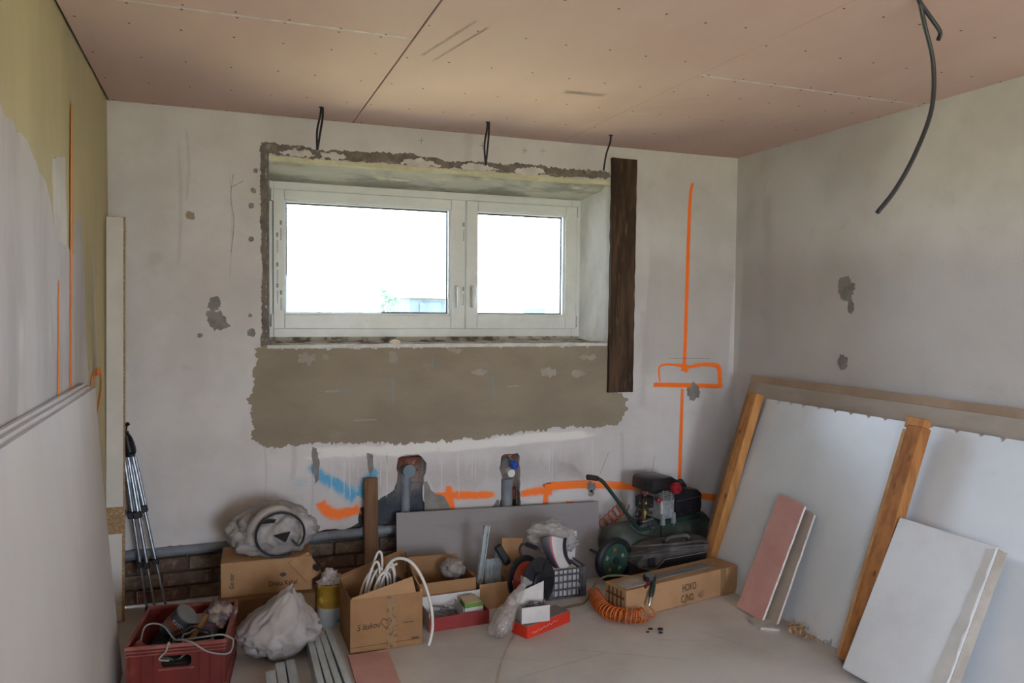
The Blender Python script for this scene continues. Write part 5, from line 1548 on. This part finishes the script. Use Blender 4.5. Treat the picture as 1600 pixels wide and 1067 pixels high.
one(MB().box(-.20, .245, -.045, .03, .1535, .160, mL @ Matrix.Rotation(.02, 4, 'Z'), bev=.001), 'grey_lath', M('dusty_lath', '7c756f', .9, '6c655f', 9, stretch=(.4, 2, 1)), 'flat dusty grey lath lying along the top of the long carton', 'lath')

AG = thing('air_gun', 'green inflator gun with round dial gauge and short hose on the long carton', 'gun', (2.60, -.93, .152))
gz = Matrix.Translation((2.617, -.935, .176)) @ rotm(.22, -.05, 0)
MB().lathe([(.030, -.014), (.034, -.010), (.034, .012), (.031, .016), (.028, .016)], 26, gz).build('gauge_case', m_black, AG, True, smooth=40)
MB().lathe([(.0275, .0162), (.0270, .0172)], 26, gz).build('gauge_dial', M('grey_dial', '6a6460', .5), AG, True)
MB().tube([(2.628, -.945, .160), (2.612, -.975, .150), (2.585, -1.008, .118), (2.575, -1.018, .105)], [.013, .016, .014, .010], 12).build('gun_body', m_green, AG, True, smooth=50)
MB().tube([(2.60, -.965, .166), (2.575, -.985, .158), (2.555, -.995, .150)], [.007, .008, .006], 8).build('trigger', M('maroon_trigger', '6b2027', .5), AG, True, smooth=50)
MB().tube([(2.575, -1.018, .105), (2.566, -1.026, .088), (2.558, -1.032, .070)], [.010, .009, .006], 12).build('coupling', m_chrome, AG, True, smooth=50)
MB().tube(spline([(2.59, -.925, .172), (2.54, -.90, .178), (2.47, -.86, .180), (2.41, -.82, .165), (2.375, -.78, .11), (2.355, -.76, .05), (2.33, -.75, .012), (2.26, -.755, .007), (2.16, -.775, .006)]), .0055, 8).build('short_hose', M('olive_hose', '5d523a', .5), AG, True, smooth=60)
CH = thing('orange_coil_hose', 'bright orange spiral air hose coiled on the floor round the end of the long carton', 'hose', (2.40, -.95, 0))
path = spline([(2.405, -.71, .040), (2.385, -.79, .040), (2.365, -.87, .040), (2.365, -.965, .040), (2.405, -1.035, .040), (2.465, -1.062, .040), (2.52, -1.055, .040)], 16)
cum = [0]
for a, b_ in zip(path, path[1:]):
    cum.append(cum[-1]+(b_-a).length)
hx = []
TURNS = 22
NS = TURNS*16
for k in range(NS+1):
    d = cum[-1]*k/NS
    i = max(j for j in range(len(cum)-1) if cum[j] <= d+1e-9)
    u = (d-cum[i])/max(1e-9, cum[i+1]-cum[i])
    p = path[i].lerp(path[i+1], min(1, u))
    tg = (path[i+1]-path[i]).normalized()
    sd_ = Vector((tg.y, -tg.x, 0))
    a = k/16*2*PI
    hx.append(p+sd_*.034*math.cos(a)+Vector((0, 0, .034*math.sin(a))))
MB().tube(hx, .0042, 7).build('spiral', m_coil, CH, True, smooth=60)
MB().tube(spline([tuple(hx[-1]), (2.565, -1.065, .02), (2.580, -1.06, .03), (2.570, -1.045, .055), (2.559, -1.034, .068)]), .0042, 8).build('hose_end', m_coil, CH, True, smooth=60)

# ================================================================== FLOOR DETAILS
ribbon('chalk_line', [(1.90, -.90), (1.78, -1.08), (1.68, -1.25), (1.60, -1.42), (1.45, -1.75)], [.022, .026, .026, .026, .026], spray_mat('red_chalk', '8a4a44', soft=.9, amp=1.2, nscale=20, maxa=.5), fl, floor_pt, .0008)
ribbon('blue_smudge', [(2.20, -.86), (2.36, -.80)], [.12, .10], spray_mat('blue_chalk', '93a4ad', soft=1, amp=.9, nscale=10, maxa=.5), fl, floor_pt, .0008)
for (pts, w) in (([(2.0, -1.2), (2.5, -1.5)], .02), ([(2.2, -1.3), (1.7, -1.4)], .018), ([(2.7, -1.2), (2.9, -1.6)], .02), ([(1.5, -1.1), (1.9, -1.3)], .016), ([(2.45, -1.25), (2.75, -1.38)], .016)):
    ribbon('floor_scratch', pts, [w, w], spray_mat('floor_dirt', '8d8279', soft=1, amp=.9, nscale=12, maxa=.45), fl, floor_pt, .0008)
random.seed(77)
labs = ['largest dark crumb on the bare floor before the long carton', 'long dark crumb on the bare floor', 'round dark crumb on the bare floor', 'smallest dark crumb on the bare floor']
for k, (x, y, r) in enumerate(((2.545, -1.165, .012), (2.50, -1.145, .010), (2.525, -1.20, .009), (2.47, -1.17, .007))):
    one(blob((x, y, r*.35), r*1.3, r, r*.45, 60+k, 2, n1=.4, f1=2), 'dirt_crumb', M('dark_crumb', '2e2826', .9), labs[k], 'crumb', 'dark crumbs on the floor')
